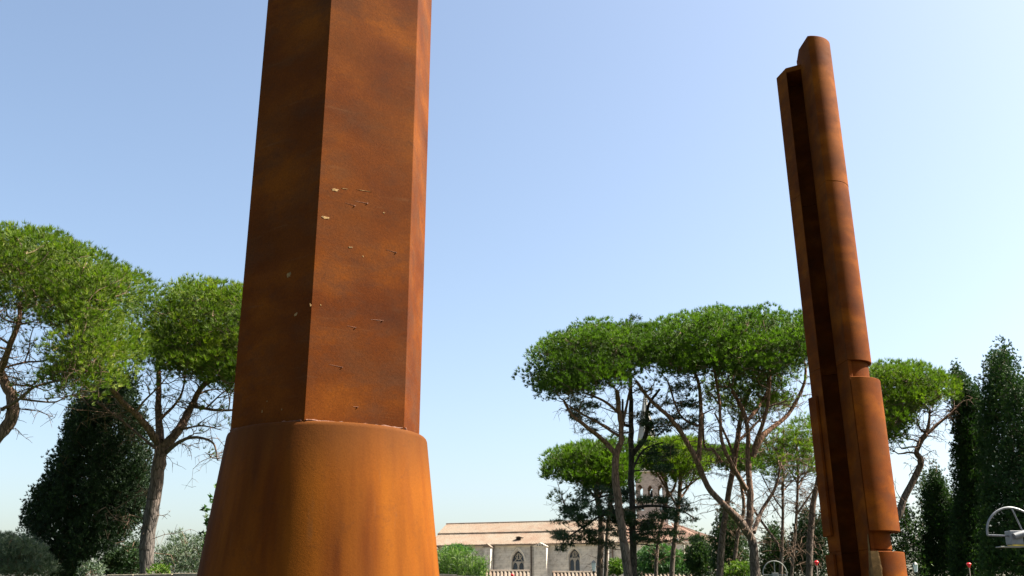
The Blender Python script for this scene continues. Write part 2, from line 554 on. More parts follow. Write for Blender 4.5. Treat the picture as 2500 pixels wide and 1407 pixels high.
# ------------------------------------------------------------------ right monument: grooved column with shells
right = empty('grooved_column', 'tall slender rusted steel column with deep black groove and stepped shells, on the right', 'sculpture', (6.85, 20.1, 0))
LEAN = 0.0165
off = lambda z: (-(z - 6) * LEAN, 0)
cc = (6.85, 20.03)
def arc(r, a0, a1, n, c=cc):
    return [(c[0] + r * math.cos(math.radians(a0 + (a1 - a0) * i / n)), c[1] + r * math.sin(math.radians(a0 + (a1 - a0) * i / n))) for i in range(n + 1)]
A_, B_, C_, D_ = (6.325, 20.70), (6.425, 20.24), (6.715, 20.07), (6.755, 19.50)
Bi, Ci = (6.64, 20.95), (6.95, 20.80)
def body(r=0.54, d=D_, a=A_):
    start = math.degrees(math.atan2(d[1] - cc[1], d[0] - cc[0]))
    return [a, B_, Bi, Ci, C_, d] + arc(r, start + 7, 40, 26) + [(7.16, 20.75), (7.05, 21.10), (6.62, 21.16)]
def shift(p, dx=0, dy=0):
    return (p[0] + dx, p[1] + dy)
mb = MB(); mb.prism(body(0.545), 6.397, 10.318, off); mb.obj('drum', M['rust_top'], right, angle=25, bevel=0.008)
mb = MB(); mb.prism(body(0.548), 10.320, 13.48, off); mb.obj('drum', M['rust_top'], right, angle=25, bevel=0.008)
# raised right half at the top
start = math.degrees(math.atan2(D_[1] - cc[1], D_[0] - cc[0]))
mb = MB(); mb.prism([C_, D_] + arc(0.548, start + 7, 95, 26) + [(6.80, 20.52)], 13.47, 13.86, off)
mb.obj('raised_head', M['rust_top'], right, angle=25, bevel=0.008)
mb = MB(); mb.prism([(B_[0] + .003, B_[1] + .006), (C_[0] + .001, C_[1] + .006), (Ci[0] + .01, Ci[1] + .02), (Bi[0] - .01, Bi[1] + .02)], 13.36, 13.478, off); mb.obj('groove_cap', M['rust_top'], right)
# cores below
dn = (6.80, 19.53)
mb = MB(); mb.prism([A_, B_, Bi, Ci, C_, D_, (6.83, 19.515)] + arc(0.475, -92, 40, 26) + [(7.16, 20.75), (7.05, 21.10), (6.62, 21.16)], 2.707, 6.395, off)
mb.obj('core', M['rust_shell'], right, angle=25, bevel=0.008)
mb = MB(); mb.prism([A_, B_, Bi, Ci, C_, D_, (6.85, 19.55)] + arc(0.46, -88, 40, 26) + [(7.16, 20.75), (7.05, 21.10), (6.62, 21.16)], 0, 2.705, off)
mb.obj('core', M['rust_shell'], right, angle=25, bevel=0.008)
# overhanging lip ring under the drum
def shell(z0, z1, ro, ri, dx=0.0, aend=38.0):
    st = -101
    outer = arc(ro, st + 2, aend, 30)
    inner = arc(ri, aend, st + 6, 30)
    outer = [(outer[0][0] - 0.02, outer[0][1] - 0.0)] + outer
    mb = MB()
    mb.prism(outer + inner, z0, z1, off)
    return mb
shell(3.04, 6.03, 0.665, 0.50).obj('shell', M['rust_shell'], right, angle=25, bevel=0.01)
shell(0.0, 2.66, 0.69, 0.50).obj('shell', M['rust_shell'], right, angle=25, bevel=0.01)
def side_shell(z0, z1):
    p = [(6.255, 20.74), (6.315, 20.43), (6.37, 20.44), (6.345, 20.56), (6.345, 20.715), (6.615, 21.175), (7.06, 21.115), (7.08, 21.20), (6.56, 21.27)]
    mb = MB()
    mb.prism(p, z0, z1, off)
    return mb
side_shell(3.02, 5.86).obj('side_shell', M['rust_shell'], right, angle=25, bevel=0.006)
side_shell(0.0, 2.66).obj('side_shell', M['rust_shell'], right, angle=25, bevel=0.006)
# tan streaked patch hugging the corner at the bottom
def corner_patch():
    rng = np.random.default_rng(8)
    mb = MB()
    dface = (Vector(C_) - Vector(D_)).normalized()
    nface = Vector((-dface.y, dface.x)) * (1 if -dface.y < 0 else -1)
    zs = np.linspace(0.0, 2.98, 40)
    vs_, fs_ = [], []
    for z in zs:
        w = 0.05 + 0.17 * max(0, min(1, (2.98 - z) / 0.7)) + 0.02 * rng.uniform(-1, 1)
        for t in (0.0, 0.35, 0.7, 1.0):
            q = Vector(D_) + dface * (w * t) + nface * (0.016 if t < 1 else 0.002)
            vs_.append((q.x + off(z)[0], q.y, z))
    k = 4
    for i in range(len(zs) - 1):
        for j in range(k - 1):
            fs_.append((i * k + j, i * k + j + 1, (i + 1) * k + j + 1, (i + 1) * k + j))
    mb.add(vs_, fs_)
    vs_, fs_ = [], []
    zs = np.linspace(0.0, 2.664, 34)
    for z in zs:
        w = 11 + rng.uniform(-1, 1) + 4 * (2.664 - z)
        for t in (0.0, 0.3, 0.65, 1.0):
            a = math.radians(-101.5 + w * t)
            r = 0.70 if t < 1 else 0.691
            vs_.append((cc[0] + r * math.cos(a) + off(z)[0] - (0.02 if t == 0 else 0), cc[1] + r * math.sin(a), z))
    for i in range(len(zs) - 1):
        for j in range(k - 1):
            fs_.append((i * k + j, i * k + j + 1, (i + 1) * k + j + 1, (i + 1) * k + j))
    mb.add(vs_, fs_)
    x0 = cc[0] + 0.70 * math.cos(math.radians(-101.5)) - .02; y0 = cc[1] + .70 * math.sin(math.radians(-101.5))
    a_, b_ = (x0, y0), (D_[0] + nface.x * .016, D_[1] + nface.y * .016)
    mb.add([(a_[0] + off(0)[0], a_[1], 0), (b_[0] + off(0)[0], b_[1], 0), (b_[0] + off(2.66)[0], b_[1], 2.66), (a_[0] + off(2.66)[0], a_[1], 2.66)], [(0, 1, 2, 3)])
    return mb
corner_patch().obj('tan_patch', M['streaked'], right, angle=60)

# ------------------------------------------------------------------ foliage engine
def in_poly(x, y, poly):
    inside = np.zeros(len(x), bool)
    n = len(poly)
    for i in range(n):
        x0, y0 = poly[i]; x1, y1 = poly[(i + 1) % n]
        c = ((y0 > y) != (y1 > y)) & (x < (x1 - x0) * (y - y0) / (y1 - y0 + 1e-12) + x0)
        inside ^= c
    return inside

def edge_dist(x, y, poly):
    d = np.full(len(x), 1e9)
    n = len(poly)
    for i in range(n):
        a = np.array(poly[i], float); b = np.array(poly[(i + 1) % n], float)
        ab = b - a
        t = np.clip(((x - a[0]) * ab[0] + (y - a[1]) * ab[1]) / (ab @ ab + 1e-9), 0, 1)
        d = np.minimum(d, np.hypot(x - a[0] - t * ab[0], y - a[1] - t * ab[1]))
    return d

def sample_pads(poly, n, Y, D, r_px, rng, inset=0.62, topbias=0.0, xfrac=None):
    """pad centres spread through a crown volume: returns list (Vector, rscale)"""
    poly = [tuple(p) for p in poly]
    xs = [p[0] for p in poly]; ys = [p[1] for p in poly]
    cx, hw = (min(xs) + max(xs)) / 2, (max(xs) - min(xs)) / 2
    out = []
    pts = np.zeros((0, 3))
    mind = r_px * 0.75
    tries = 0
    while len(out) < n and tries < 60:
        tries += 1
        x = rng.uniform(min(xs), max(xs), 400); y = rng.uniform(min(ys), max(ys), 400)
        ok = in_poly(x, y, poly)
        x, y = x[ok], y[ok]
        if not len(x):
            continue
        ok = edge_dist(x, y, poly) > r_px * inset * rng.uniform(0.85, 1.1, len(x))
        x, y = x[ok], y[ok]
        for a, b in zip(x, y):
            # local half width at this row
            u = min(1.0, abs(a - cx) / hw)
            dd = D * math.sqrt(max(0.03, 1 - u * u))
            w = rng.uniform(-1, 1)
            w = math.copysign(abs(w) ** 0.7, w)
            depth = Y + w * dd
            s = mpp(b, Y)
            q = np.array([a, b, (depth - Y) / s])
            if len(pts) and np.min(np.linalg.norm(pts - q, axis=1)) < mind:
                continue
            pts = np.vstack([pts, q])
            p = P(a, b, Y)
            # keep size in view while moving in depth along the line of sight
            p = P(a, b, depth)
            out.append((p, rng.uniform(0.65, 1.3)))
            if len(out) >= n:
                break
        if tries % 8 == 0:
            mind *= 0.85
    return out

def tuft_arrays(pads, r, q, dens, k, L, w, spread, rng, up=0.7, zmin=-0.35, shell_=(0.65, 1.0), tint0=None):
    Cs, Ds, Ts = [], [], []
    for (p, rs) in pads:
        rr = r * rs
        n = max(4, int(dens * rr * rr * (0.5 + 0.5 * q)))
        u = rng.normal(size=(int(n * 2.2) + 4, 3))
        u /= np.linalg.norm(u, axis=1)[:, None]
        u = u[u[:, 2] > zmin][:n]
        rad = rr * rng.uniform(*shell_, len(u))
        # lumpy
        lump = 1 + 0.18 * np.sin(u[:, 0] * 5 + rs * 40) * np.cos(u[:, 1] * 6 + rs * 17)
        pos = np.array(p) + u * (rad * lump)[:, None] * np.array([1, 1, q])
        d = u * np.array([1, 1, 0.8]) + np.array([0, 0, up])
        d /= np.linalg.norm(d, axis=1)[:, None]
        Cs.append(pos); Ds.append(d)
        pt = rng.uniform(-0.08, 0.30)
        Ts.append(pt + rng.uniform(0.05, 0.45, len(u)))
    C = np.vstack(Cs); Dn = np.vstack(Ds); T = np.concatenate(Ts)
    N = len(C)
    d = Dn[:, None, :] + spread * rng.normal(size=(N, k, 3))
    d /= np.linalg.norm(d, axis=2)[:, :, None]
    side = np.cross(d, rng.normal(size=(N, k, 3)))
    side /= np.linalg.norm(side, axis=2)[:, :, None] + 1e-9
    Ls = L * rng.uniform(0.6, 1.1, (N, k, 1))
    base = C[:, None, :] - d * 0.12 * Ls
    tip = base + d * Ls
    mid = base + d * Ls * 0.3
    a = mid - side * w / 2
    b = mid + side * w / 2
    V = np.stack([base, b, tip, a], axis=2).reshape(-1, 3)
    idx = np.arange(N * k) * 4
    Tr = np.stack([np.stack([idx, idx + 1, idx + 2], 1), np.stack([idx, idx + 2, idx + 3], 1)], 1).reshape(-1, 3)
    tint = np.repeat(T, k * 2) + np.repeat(rng.uniform(-0.06, 0.06, N * k), 2)
    return V, Tr, tint

def tuft_arrays_tri(*a, **kw):
    """cheaper: one triangle per needle"""
    V, Tr, tint = tuft_arrays(*a, **kw)
    V = V.reshape(-1, 4, 3)
    V3 = np.stack([V[:, 3] , V[:, 1], V[:, 2]], 1).reshape(-1, 3)
    Tr = np.arange(len(V3)).reshape(-1, 3)
    return V3, Tr, tint[::2]

NTRI = 0
def put_foliage(name, arr, m, parent):
    global NTRI
    V, T, t = arr
    NTRI += len(T)
    return npmesh(name, V, T, m, parent, t)

def smooth_path(pts, n=4):
    """Catmull-Rom through points"""
    out = []
    m_ = len(pts)
    for i in range(m_ - 1):
        p0 = pts[max(i - 1, 0)]; p1 = pts[i]; p2 = pts[i + 1]; p3 = pts[min(i + 2, m_ - 1)]
        for j in range(n):
            t = j / n
            out.append(0.5 * ((2 * p1) + (p2 - p0) * t + (2 * p0 - 5 * p1 + 4 * p2 - p3) * t * t + (3 * p1 - p0 - 3 * p2 + p3) * t ** 3))
    out.append(pts[-1])
    return out

def tree(name, label, cat, Y, trunk, limbs, pads, fol, mats, rng, group=None, twig_r=(0.05, 0.014), sub=3, padr=0.8, connect=True, seg=12, extra_pads=None, extra_fol=None, bare=0, bareL=1.1):
    """trunk/limb: (points [(px,py[,dY])...], w0, w1) widths in photo pixels at 2500 wide"""
    tp, w0, w1 = trunk
    base = P(tp[0][0], tp[0][1], Y + (tp[0][2] if len(tp[0]) > 2 else 0))
    root = empty(name, label, cat, (base.x, base.y, 0), group)
    nodes = []
    def limb_obj(nm, path, w0, w1, toground=False, flare=False):
        pts = [P(p[0], p[1], Y + (p[2] if len(p) > 2 else 0)) for p in path]
        if toground:
            first = pts[0]
            pts = [Vector((first.x, first.y, -0.1)), Vector((first.x, first.y, first.z * 0.5))] + pts
        sp = smooth_path(pts, 5)
        s = mpp(path[0][1], Y)
        k = len(sp)
        rad = [0.5 * s * (w0 + (w1 - w0) * (i / (k - 1)) ** 0.8) * (1 + 0.06 * rng.uniform(-1, 1)) for i in range(k)]
        if flare:
            for i in range(min(4, k)):
                rad[i] *= 1 + 0.35 * (1 - i / 4) ** 2
        amp = 0.05 * s * w0
        sp = [p + Vector(rng.normal(size=3) * amp * 0.5) if 0 < i < k - 1 else p for i, p in enumerate(sp)]
        mb = MB()
        mb.tube(sp, rad, seg, jit=lambda i, j: 0.07 * math.sin(j * 2.1 + i * 0.35) + rng.uniform(-0.04, 0.04))
        mb.obj(nm, mats[0], root, angle=80)
        for i, p in enumerate(sp):
            if p.z > 2:
                nodes.append((np.array(p), rad[i]))
    limb_obj('trunk', tp, w0, w1, toground=True, flare=True)
    for (lp, a, b) in limbs:
        limb_obj('limb', lp, a, b)
    if connect and pads:
        mb = MB()
        allp = list(pads) + list(extra_pads or [])
        c0 = np.array(base)
        low = np.array([nodes[-1][0][0], nodes[-1][0][1], min(n[0][2] for n in nodes)])
        N_ = [n[0] for n in nodes]; Rn = [n[1] for n in nodes]
        hubs = np.mean(np.array([n for n in N_ if n[2] > 0.5 * max(q[2] for q in N_)]), axis=0)
        order = sorted(range(len(allp)), key=lambda i: np.linalg.norm(np.array(allp[i][0]) - hubs))
        for i in order:
            p = np.array(allp[i][0])
            arr = np.array(N_)
            d = np.linalg.norm(arr - p, axis=1) + np.maximum(0, arr[:, 2] - p[2] + 0.3) * 2.5 + 0.25 * np.linalg.norm(arr - hubs, axis=1)
            j = int(np.argmin(d))
            q = arr[j]
            L = np.linalg.norm(p - q)
            mid = (p + q) / 2 + rng.normal(size=3) * 0.08 * L + np.array([0, 0, -0.06 * L])
            qt = q + (mid - q) * 0.5 + rng.normal(size=3) * 0.03 * L
            pth = smooth_path([Vector(q), Vector(qt), Vector(mid), Vector((mid + p) / 2 + rng.normal(size=3) * 0.04 * L), Vector(p)], 2)
            r0 = min(twig_r[0] * (0.7 + 0.12 * L), Rn[j] * 0.8)
            k = len(pth)
            rad = [r0 + (twig_r[1] - r0) * t / (k - 1) for t in range(k)]
            mb.tube(pth, rad, 5, cap=False)
            for t in (3, 5, 7):
                if t < k:
                    N_.append(np.array(pth[t])); Rn.append(rad[t])
            for _ in range(sub):
                t = rng.integers(k // 2, k)
                a = pth[t]
                dirv = rng.normal(size=3); dirv[2] = abs(dirv[2]) * 0.6
                dirv /= np.linalg.norm(dirv)
                e = a + Vector(dirv) * padr * rng.uniform(0.6, 1.1)
                m2 = a.lerp(e, 0.5) + Vector(rng.normal(size=3)) * 0.06
                mb.tube([a, m2, e], [twig_r[1] * 1.0, twig_r[1] * 0.7, twig_r[1] * 0.35], 3, cap=False)
        hi = [n for n in nodes if n[0][2] > low[2] + 0.25 * (hubs[2] - low[2])]
        for _ in range(bare):
            q, rq = hi[rng.integers(len(hi))]
            a = Vector(q)
            d = Vector(rng.normal(size=3)); d.z = abs(d.z) * 0.5 + 0.1
            out = Vector((q[0] - hubs[0], q[1] - hubs[1], 0)) * 0.5
            d = (d + out * 0.4).normalized()
            Lb = bareL * rng.uniform(0.5, 1.4)
            pth = [a]
            for st in range(5):
                d = (d + Vector(rng.normal(size=3)) * 0.28 + Vector((0, 0, -0.10))).normalized()
                pth.append(pth[-1] + d * Lb / 4)
            r0 = min(rq * .5, twig_r[1] * 1.6)
            mb.tube(pth, [r0 * (1 - .14 * i) for i in range(6)], 4, cap=False)
            for st in range(1, 6):
                for _2 in range(2):
                    e = Vector(rng.normal(size=3)).normalized() * Lb * rng.uniform(.18, .4)
                    mb.tube([pth[st], pth[st] + e * .5 + Vector((0, 0, -.02)), pth[st] + e + Vector((0, 0, -.08))], [r0 * .5, r0 * .4, r0 * .25], 3, cap=False)
        mb.obj('branches', mats[2], root, angle=80, stuff=True)
    if pads:
        put_foliage('crown', fol(pads), mats[1], root)
    if extra_pads and extra_fol:
        put_foliage('lower_crown', extra_fol(extra_pads), mats[1], root)
    return root

def padlist(lst, Y):
    return [(P(a[0], a[1], Y + (a[2] if len(a) > 2 else 0)), a[3] if len(a) > 3 else 1.0) for a in lst]

def pine(label, Y, poly, trunk, limbs, seed, n, r, D, dens=95, L=0.30, w=0.03, k=9, q=0.62, m='needle', bk='bark_far', sub=3, twig=(0.06, 0.014), extra=None, group='umbrella pines behind the sculptures', trimode=True, spread=0.36, shell_=(0.8, 1.0), bare=60, bareL=1.1):
    rng = np.random.default_rng(seed)
    pads = sample_pads(poly, n, Y, D, r / mpp(900, Y), rng)
    fn = tuft_arrays_tri if trimode else tuft_arrays
    fol = lambda pd: fn(pd, r, q, dens, k, L, w, spread, rng, shell_=shell_)
    fol2 = lambda pd: fn(pd, r, q, dens * 0.55, k, L, w, spread, rng)
    ep = padlist(extra, Y) if extra else []
    lowp = [(a, b + (30 if b > np.mean([p[1] for p in poly]) else 60) * 50.0 / Y) for a, b in poly]
    ep = ep + [(p, rs * .8) for p, rs in sample_pads(lowp, max(5, int(n * 0.32)), Y, D * .85, r / mpp(900, Y), rng, inset=0.9)]
    return tree('umbrella_pine', label, 'pine tree', Y, trunk, limbs, pads, fol, (M[bk], M[m], M['twig']), rng, group=group, sub=sub, padr=r * 0.9, twig_r=twig, extra_pads=ep, extra_fol=fol2, bare=bare, bareL=bareL)

# --- T1: nearest pine, far left
pine('umbrella pine nearest the camera, its bright crown cut by the left edge of the photo', 33,
     [(-420, 800), (-350, 640), (-200, 570), (0, 552), (120, 560), (230, 600), (320, 650), (378, 695), (350, 745), (300, 770), (335, 840), (325, 900), (260, 955), (200, 978), (80, 965), (120, 890), (150, 830), (60, 745), (0, 730), (-60, 740), (-300, 850)],
     ([(-95, 1407), (-85, 1200), (-45, 1110), (0, 1061), (29, 1022), (29, 970), (6, 925), (-8, 890)], 56, 20),
     [([(-4, 925), (20, 855, -1), (45, 790, -1), (48, 745, -1)], 17, 9),
      ([(5, 1000), (48, 974, -1.5), (84, 945, -2), (142, 929, -2.5), (213, 906, -3)], 9, 4),
      ([(-8, 890), (-30, 820, 1), (-60, 760, 1.5)], 16, 9),
      ([(4, 900), (60, 885, 1), (110, 880, 2), (180, 850, 3)], 6, 3),
      ([(-40, 1100), (-120, 1010, 1), (-200, 900, 1)], 20, 9)],
     11, 300, 0.88, 4.4, dens=112, L=0.25, w=0.024, k=12, bk='bark', twig=(0.05, 0.012), bare=70,
     extra=[(150, 935, -3, .8), (200, 950, -3, .9), (250, 935, -3, .9), (110, 962, -2.5, .7), (75, 940, -2, .6), (170, 905, -2, .7), (60, 860, 2, .8), (110, 850, 3, .8), (20, 800, 3, .9), (-20, 790, 2, .9)])
# --- T2
pine('umbrella pine with thick grey trunk forking beside the dark cypress, left of the hexagonal column', 40,
     [(310, 800), (345, 740), (385, 702), (450, 694), (520, 696), (600, 702), (700, 720), (770, 800), (740, 900), (640, 960), (560, 975), (480, 960), (420, 930), (350, 900), (325, 860)],
     ([(355, 1407), (362, 1300), (378, 1200), (390, 1120), (396, 1085)], 36, 32),
     [([(388, 1085), (345, 1025, -1), (305, 988, -2), (272, 950, -3)], 20, 10),
      ([(380, 1095), (300, 1030, 1), (240, 985, 1)], 8, 4),
      ([(392, 1080), (386, 1000, 1), (388, 930, 1.5), (385, 850, 2)], 20, 10),
      ([(402, 1090), (440, 1045), (468, 990, 1), (490, 950, 1), (530, 905, 1), (575, 850, 1)], 24, 9),
      ([(405, 1105), (440, 1078, -1), (480, 1068, -1.5), (520, 1082, -2), (530, 1120, -2)], 12, 3),
      ([(468, 992, 1), (530, 1002), (590, 1000)], 9, 4),
      ([(395, 1020, 1), (440, 970, 2), (455, 900, 3)], 9, 4),
      ([(440, 1050), (490, 1040, -1), (540, 1050, -2)], 6, 2)],
     12, 200, 0.92, 4.4, dens=105, L=0.29, w=0.026, k=12, bk='bark', twig=(0.055, 0.012), sub=4, bare=110, bareL=1.3,
     extra=[(520, 1000, 0, .6), (545, 1040, -1, .5), (500, 1105, -2, .35), (350, 930, -2, .8), (380, 960, 1, .6), (430, 985, 1, .6), (300, 930, -3, .6), (530, 1125, -2, .4), (250, 985, 1, .4), (480, 1050, -1, .4)])
# --- right group
pine('umbrella pine on the left of the right group, over two bare slanting limbs', 58,
     [(1262, 915), (1275, 880), (1310, 845), (1380, 798), (1420, 780), (1520, 782), (1575, 800), (1585, 880), (1560, 940), (1500, 958), (1430, 975), (1370, 992), (1310, 968), (1268, 940)],
     ([(1533, 1407), (1521, 1306), (1506, 1208), (1503, 1120), (1518, 1071), (1513, 1013), (1506, 954)], 29, 11),
     [([(1502, 1108), (1474, 1076), (1425, 1037, -1), (1396, 1013, -1), (1377, 979, -1)], 13, 6),
      ([(1510, 1064), (1460, 1032, 1), (1425, 1013, 1), (1391, 993, 1)], 8, 4),
      ([(1512, 1010), (1474, 979), (1425, 959)], 8, 4),
      ([(1516, 1050), (1530, 990, 1), (1540, 940, 1)], 8, 4)],
     21, 120, 1.0, 3.8, dens=85, L=0.33, w=0.036, k=13, m='needle_deep', sub=4)
pine('largest umbrella pine in the middle of the right group, reddish trunk splitting into many limbs', 60,
     [(1500, 820), (1530, 785), (1640, 765), (1700, 754), (1760, 748), (1850, 752), (1960, 762), (2030, 790), (2045, 860), (1985, 905), (1930, 935), (1880, 925), (1830, 945), (1780, 925), (1700, 935), (1640, 935), (1590, 915), (1510, 900)],
     ([(1845, 1407), (1838, 1330), (1828, 1296), (1832, 1250), (1828, 1135), (1821, 1022), (1787, 954)], 33, 9),
     [([(1832, 1310), (1800, 1265, -.5), (1772, 1237, -1), (1728, 1188, -1), (1694, 1110, -1.5), (1645, 1032, -2), (1591, 979, -2), (1552, 930, -2)], 22, 7),
      ([(1706, 1125, -1), (1711, 1013, -1), (1706, 940, -1), (1689, 891, -1)], 12, 6),
      ([(1838, 1115), (1865, 1062), (1923, 1013, 1), (1962, 940, 1), (1967, 890, 1)], 15, 6),
      ([(1838, 1100), (1874, 993, -1), (1879, 905, -1)], 12, 6),
      ([(1822, 1195, -.3), (1787, 1135, -1.5), (1762, 1076, -2), (1757, 988, -2), (1743, 891, -2)], 12, 6),
      ([(1823, 1030), (1870, 964, 2), (1875, 895, 2)], 9, 5),
      ([(1704, 1040, -1), (1660, 1013), (1630, 930, 1)], 7, 4),
      ([(1840, 1300), (1860, 1247, 1), (1894, 1188, 1), (1905, 1130, 1)], 12, 5)],
     22, 215, 1.05, 5.0, dens=80, L=0.35, w=0.037, k=13, m='needle_deep', twig=(0.075, 0.016), sub=4, bare=150, bareL=1.6,
     extra=[(1660, 950, 1, .6), (1730, 960, -2, .5), (1800, 955, 0, .6), (1900, 950, 1, .6), (1950, 930, 1, .6), (1590, 940, -1, .6), (1850, 960, 2, .6), (1620, 985, -2, .5), (1690, 975, 2, .5), (1745, 1000, -1, .5), (1800, 990, 3, .55), (1850, 1000, -2, .5), (1900, 985, 2, .5), (1940, 965, -1, .5), (1590, 965, 2, .5), (1650, 1010, 2, .45), (1770, 960, 3, .6), (1880, 1020, 3, .45), (1700, 940, 3, .6), (1600, 925, -3, .6)])
pine('pine with a dark leaning trunk rising behind the left limb of the largest pine', 65,
     [(1715, 915), (1800, 900), (1930, 900), (1945, 990), (1890, 1030), (1800, 1045), (1735, 1020)],
     ([(1757, 1407), (1767, 1281), (1791, 1135), (1811, 1013), (1830, 950)], 24, 9),
     [([(1795, 1120), (1770, 1060, 1), (1745, 1010, 1)], 8, 4), ([(1800, 1080), (1850, 1030, 2), (1890, 980, 2)], 8, 4),
      ([(1762, 1130, -1), (1742, 1100, -1), (1720, 1090, 0), (1716, 1010, 0)], 8, 5)],
     23, 48, 0.9, 3.2, dens=60, L=0.45, w=0.045, k=8, sub=4)
pine('lower umbrella pine in front of the church, second crown beneath the right group, left side', 72,
     [(1305, 1145), (1338, 1105), (1386, 1082), (1435, 1070), (1499, 1064), (1548, 1078), (1548, 1170), (1513, 1205), (1474, 1215), (1401, 1195), (1381, 1184), (1338, 1180)],
     ([(1464, 1407), (1467, 1281), (1458, 1208), (1455, 1170)], 20, 12),
     [([(1456, 1300), (1425, 1291), (1386, 1247, -1), (1372, 1213, -1)], 5, 3), ([(1460, 1220), (1420, 1180, 1), (1395, 1160, 1)], 8, 4), ([(1460, 1215), (1490, 1170, 1), (1500, 1140, 1)], 8, 4)],
     24, 75, 1.0, 3.4, dens=75, L=0.48, w=0.055, k=9, m='needle_deep', extra=[(1365, 1212, -1, .75), (1352, 1222, -1, .5), (1378, 1228, -1, .6)])
pine('slender pine trunk rising right beside the thicker one of the lower left pine, small crown', 71,
     [(1470, 1120), (1530, 1100), (1560, 1140), (1540, 1190), (1490, 1190)],
     ([(1479, 1407), (1484, 1281), (1494, 1200), (1510, 1150)], 13, 8), [], 25, 12, 0.9, 2.2, dens=70, L=0.48, w=0.055, k=8, m='needle_deep')
pine('lower umbrella pine before the bell tower, crown hanging over the belfry openings', 76,
     [(1543, 1082), (1621, 1066), (1679, 1068), (1728, 1080), (1752, 1110), (1709, 1162), (1679, 1188), (1640, 1178), (1606, 1170), (1552, 1150)],
     ([(1640, 1407), (1648, 1306), (1658, 1220), (1663, 1160)], 17, 9),
     [([(1655, 1240), (1625, 1190, 1), (1600, 1150, 1)], 7, 4), ([(1655, 1225), (1680, 1190, 1), (1700, 1150, 1)], 6, 4), ([(1660, 1200), (1690, 1180, -1), (1712, 1160, -1)], 5, 3)],
     26, 80, 0.95, 3.6, dens=72, L=0.48, w=0.055, k=8)
pine('thin pine with slanting trunk left of the one before the bell tower', 78,
     [(1570, 1110), (1640, 1100), (1650, 1150), (1590, 1165)],
     ([(1601, 1407), (1608, 1315), (1630, 1208), (1612, 1150)], 13, 6), [([(1628, 1220), (1650, 1180), (1648, 1130)], 6, 4)], 27, 10, 0.8, 2.0, dens=70, L=0.48, w=0.055, k=8)
pine('small distant pine crown seen between the limbs of the largest pine', 84,
     [(1720, 1092), (1767, 1090), (1811, 1083), (1855, 1098), (1860, 1165), (1801, 1155), (1738, 1150)],
     ([(1791, 1407), (1801, 1306), (1816, 1237), (1800, 1140)], 14, 7), [], 28, 42, 1.1, 2.6, dens=70, L=0.5, w=0.06, k=8, m='needle_deep')
pine('thin straight pine with sparse twiggy crown right of the largest pine', 66,
     [(1850, 1110), (1884, 1062), (1915, 1030), (1940, 1040), (1945, 1130), (1930, 1180), (1874, 1174)],
     ([(1906, 1407), (1911, 1281), (1911, 1159), (1913, 1050)], 13, 5),
     [([(1911, 1245), (1880, 1200), (1855, 1150)], 4, 2), ([(1911, 1200), (1940, 1170, 1), (1975, 1150, 1)], 4, 2), ([(1911, 1150), (1880, 1110, -1), (1870, 1080, -1)], 4, 2), ([(1911, 1345), (1845, 1252, 1), (1816, 1193, 1)], 8, 4),
      ([(1911, 1270), (1890, 1240, 1), (1868, 1200, 1)], 3, 2)],
     29, 30, 0.75, 2.4, dens=60, L=0.42, w=0.034, k=10, sub=5, bare=75, bareL=1.8)
pine('thin sparse pine forking low, between the twiggy pine and the grooved column', 67,
     [(1925, 1040), (1960, 1000), (1985, 995), (2010, 1030), (2005, 1150), (1960, 1180), (1940, 1150)],
     ([(1933, 1407), (1943, 1281), (1948, 1159), (1943, 1050)], 11, 5),
     [([(1946, 1255), (1970, 1220), (1990, 1190)], 6, 3), ([(1947, 1200), (1965, 1160, 1), (1990, 1130, 1)], 4, 2), ([(1946, 1180), (1925, 1140), (1905, 1110)], 4, 2)],
     30, 30, 0.75, 2.4, dens=60, L=0.42, w=0.034, k=10, sub=5, bare=75, bareL=1.8)
pine('pine trunk leaning behind the left edge of the grooved column', 62,
     [(2010, 1040), (2070, 990), (2130, 1010), (2140, 1070), (2050, 1090)],
     ([(1975, 1407), (1982, 1257), (1999, 1170), (2040, 1080)], 21, 12), [], 31, 18, 0.8, 2.4, dens=60, L=0.42, w=0.04, k=7)
pine('umbrella pine right of the grooved column with a crooked bare limb over the low cypresses', 50,
     [(2100, 905), (2150, 880), (2230, 884), (2290, 898), (2335, 940), (2345, 985), (2300, 1005), (2250, 1010), (2215, 1050), (2185, 1095), (2130, 1105), (2090, 1000)],
     ([(2120, 1407), (2150, 1330), (2192, 1258), (2209, 1214), (2247, 1135), (2238, 1100), (2261, 1060)], 26, 12),
     [([(2259, 1064), (2289, 1036), (2324, 1008), (2345, 985)], 9, 4), ([(2260, 1062), (2268, 1030), (2270, 1000)], 8, 5), ([(2262, 1058), (2245, 1045), (2238, 1020)], 5, 3),
      ([(2130, 1390), (2110, 1230, 2), (2150, 1090, 2), (2205, 1000, 2)], 18, 6)],
     32, 125, 0.86, 3.2, dens=95, L=0.30, w=0.03, k=12, sub=4)

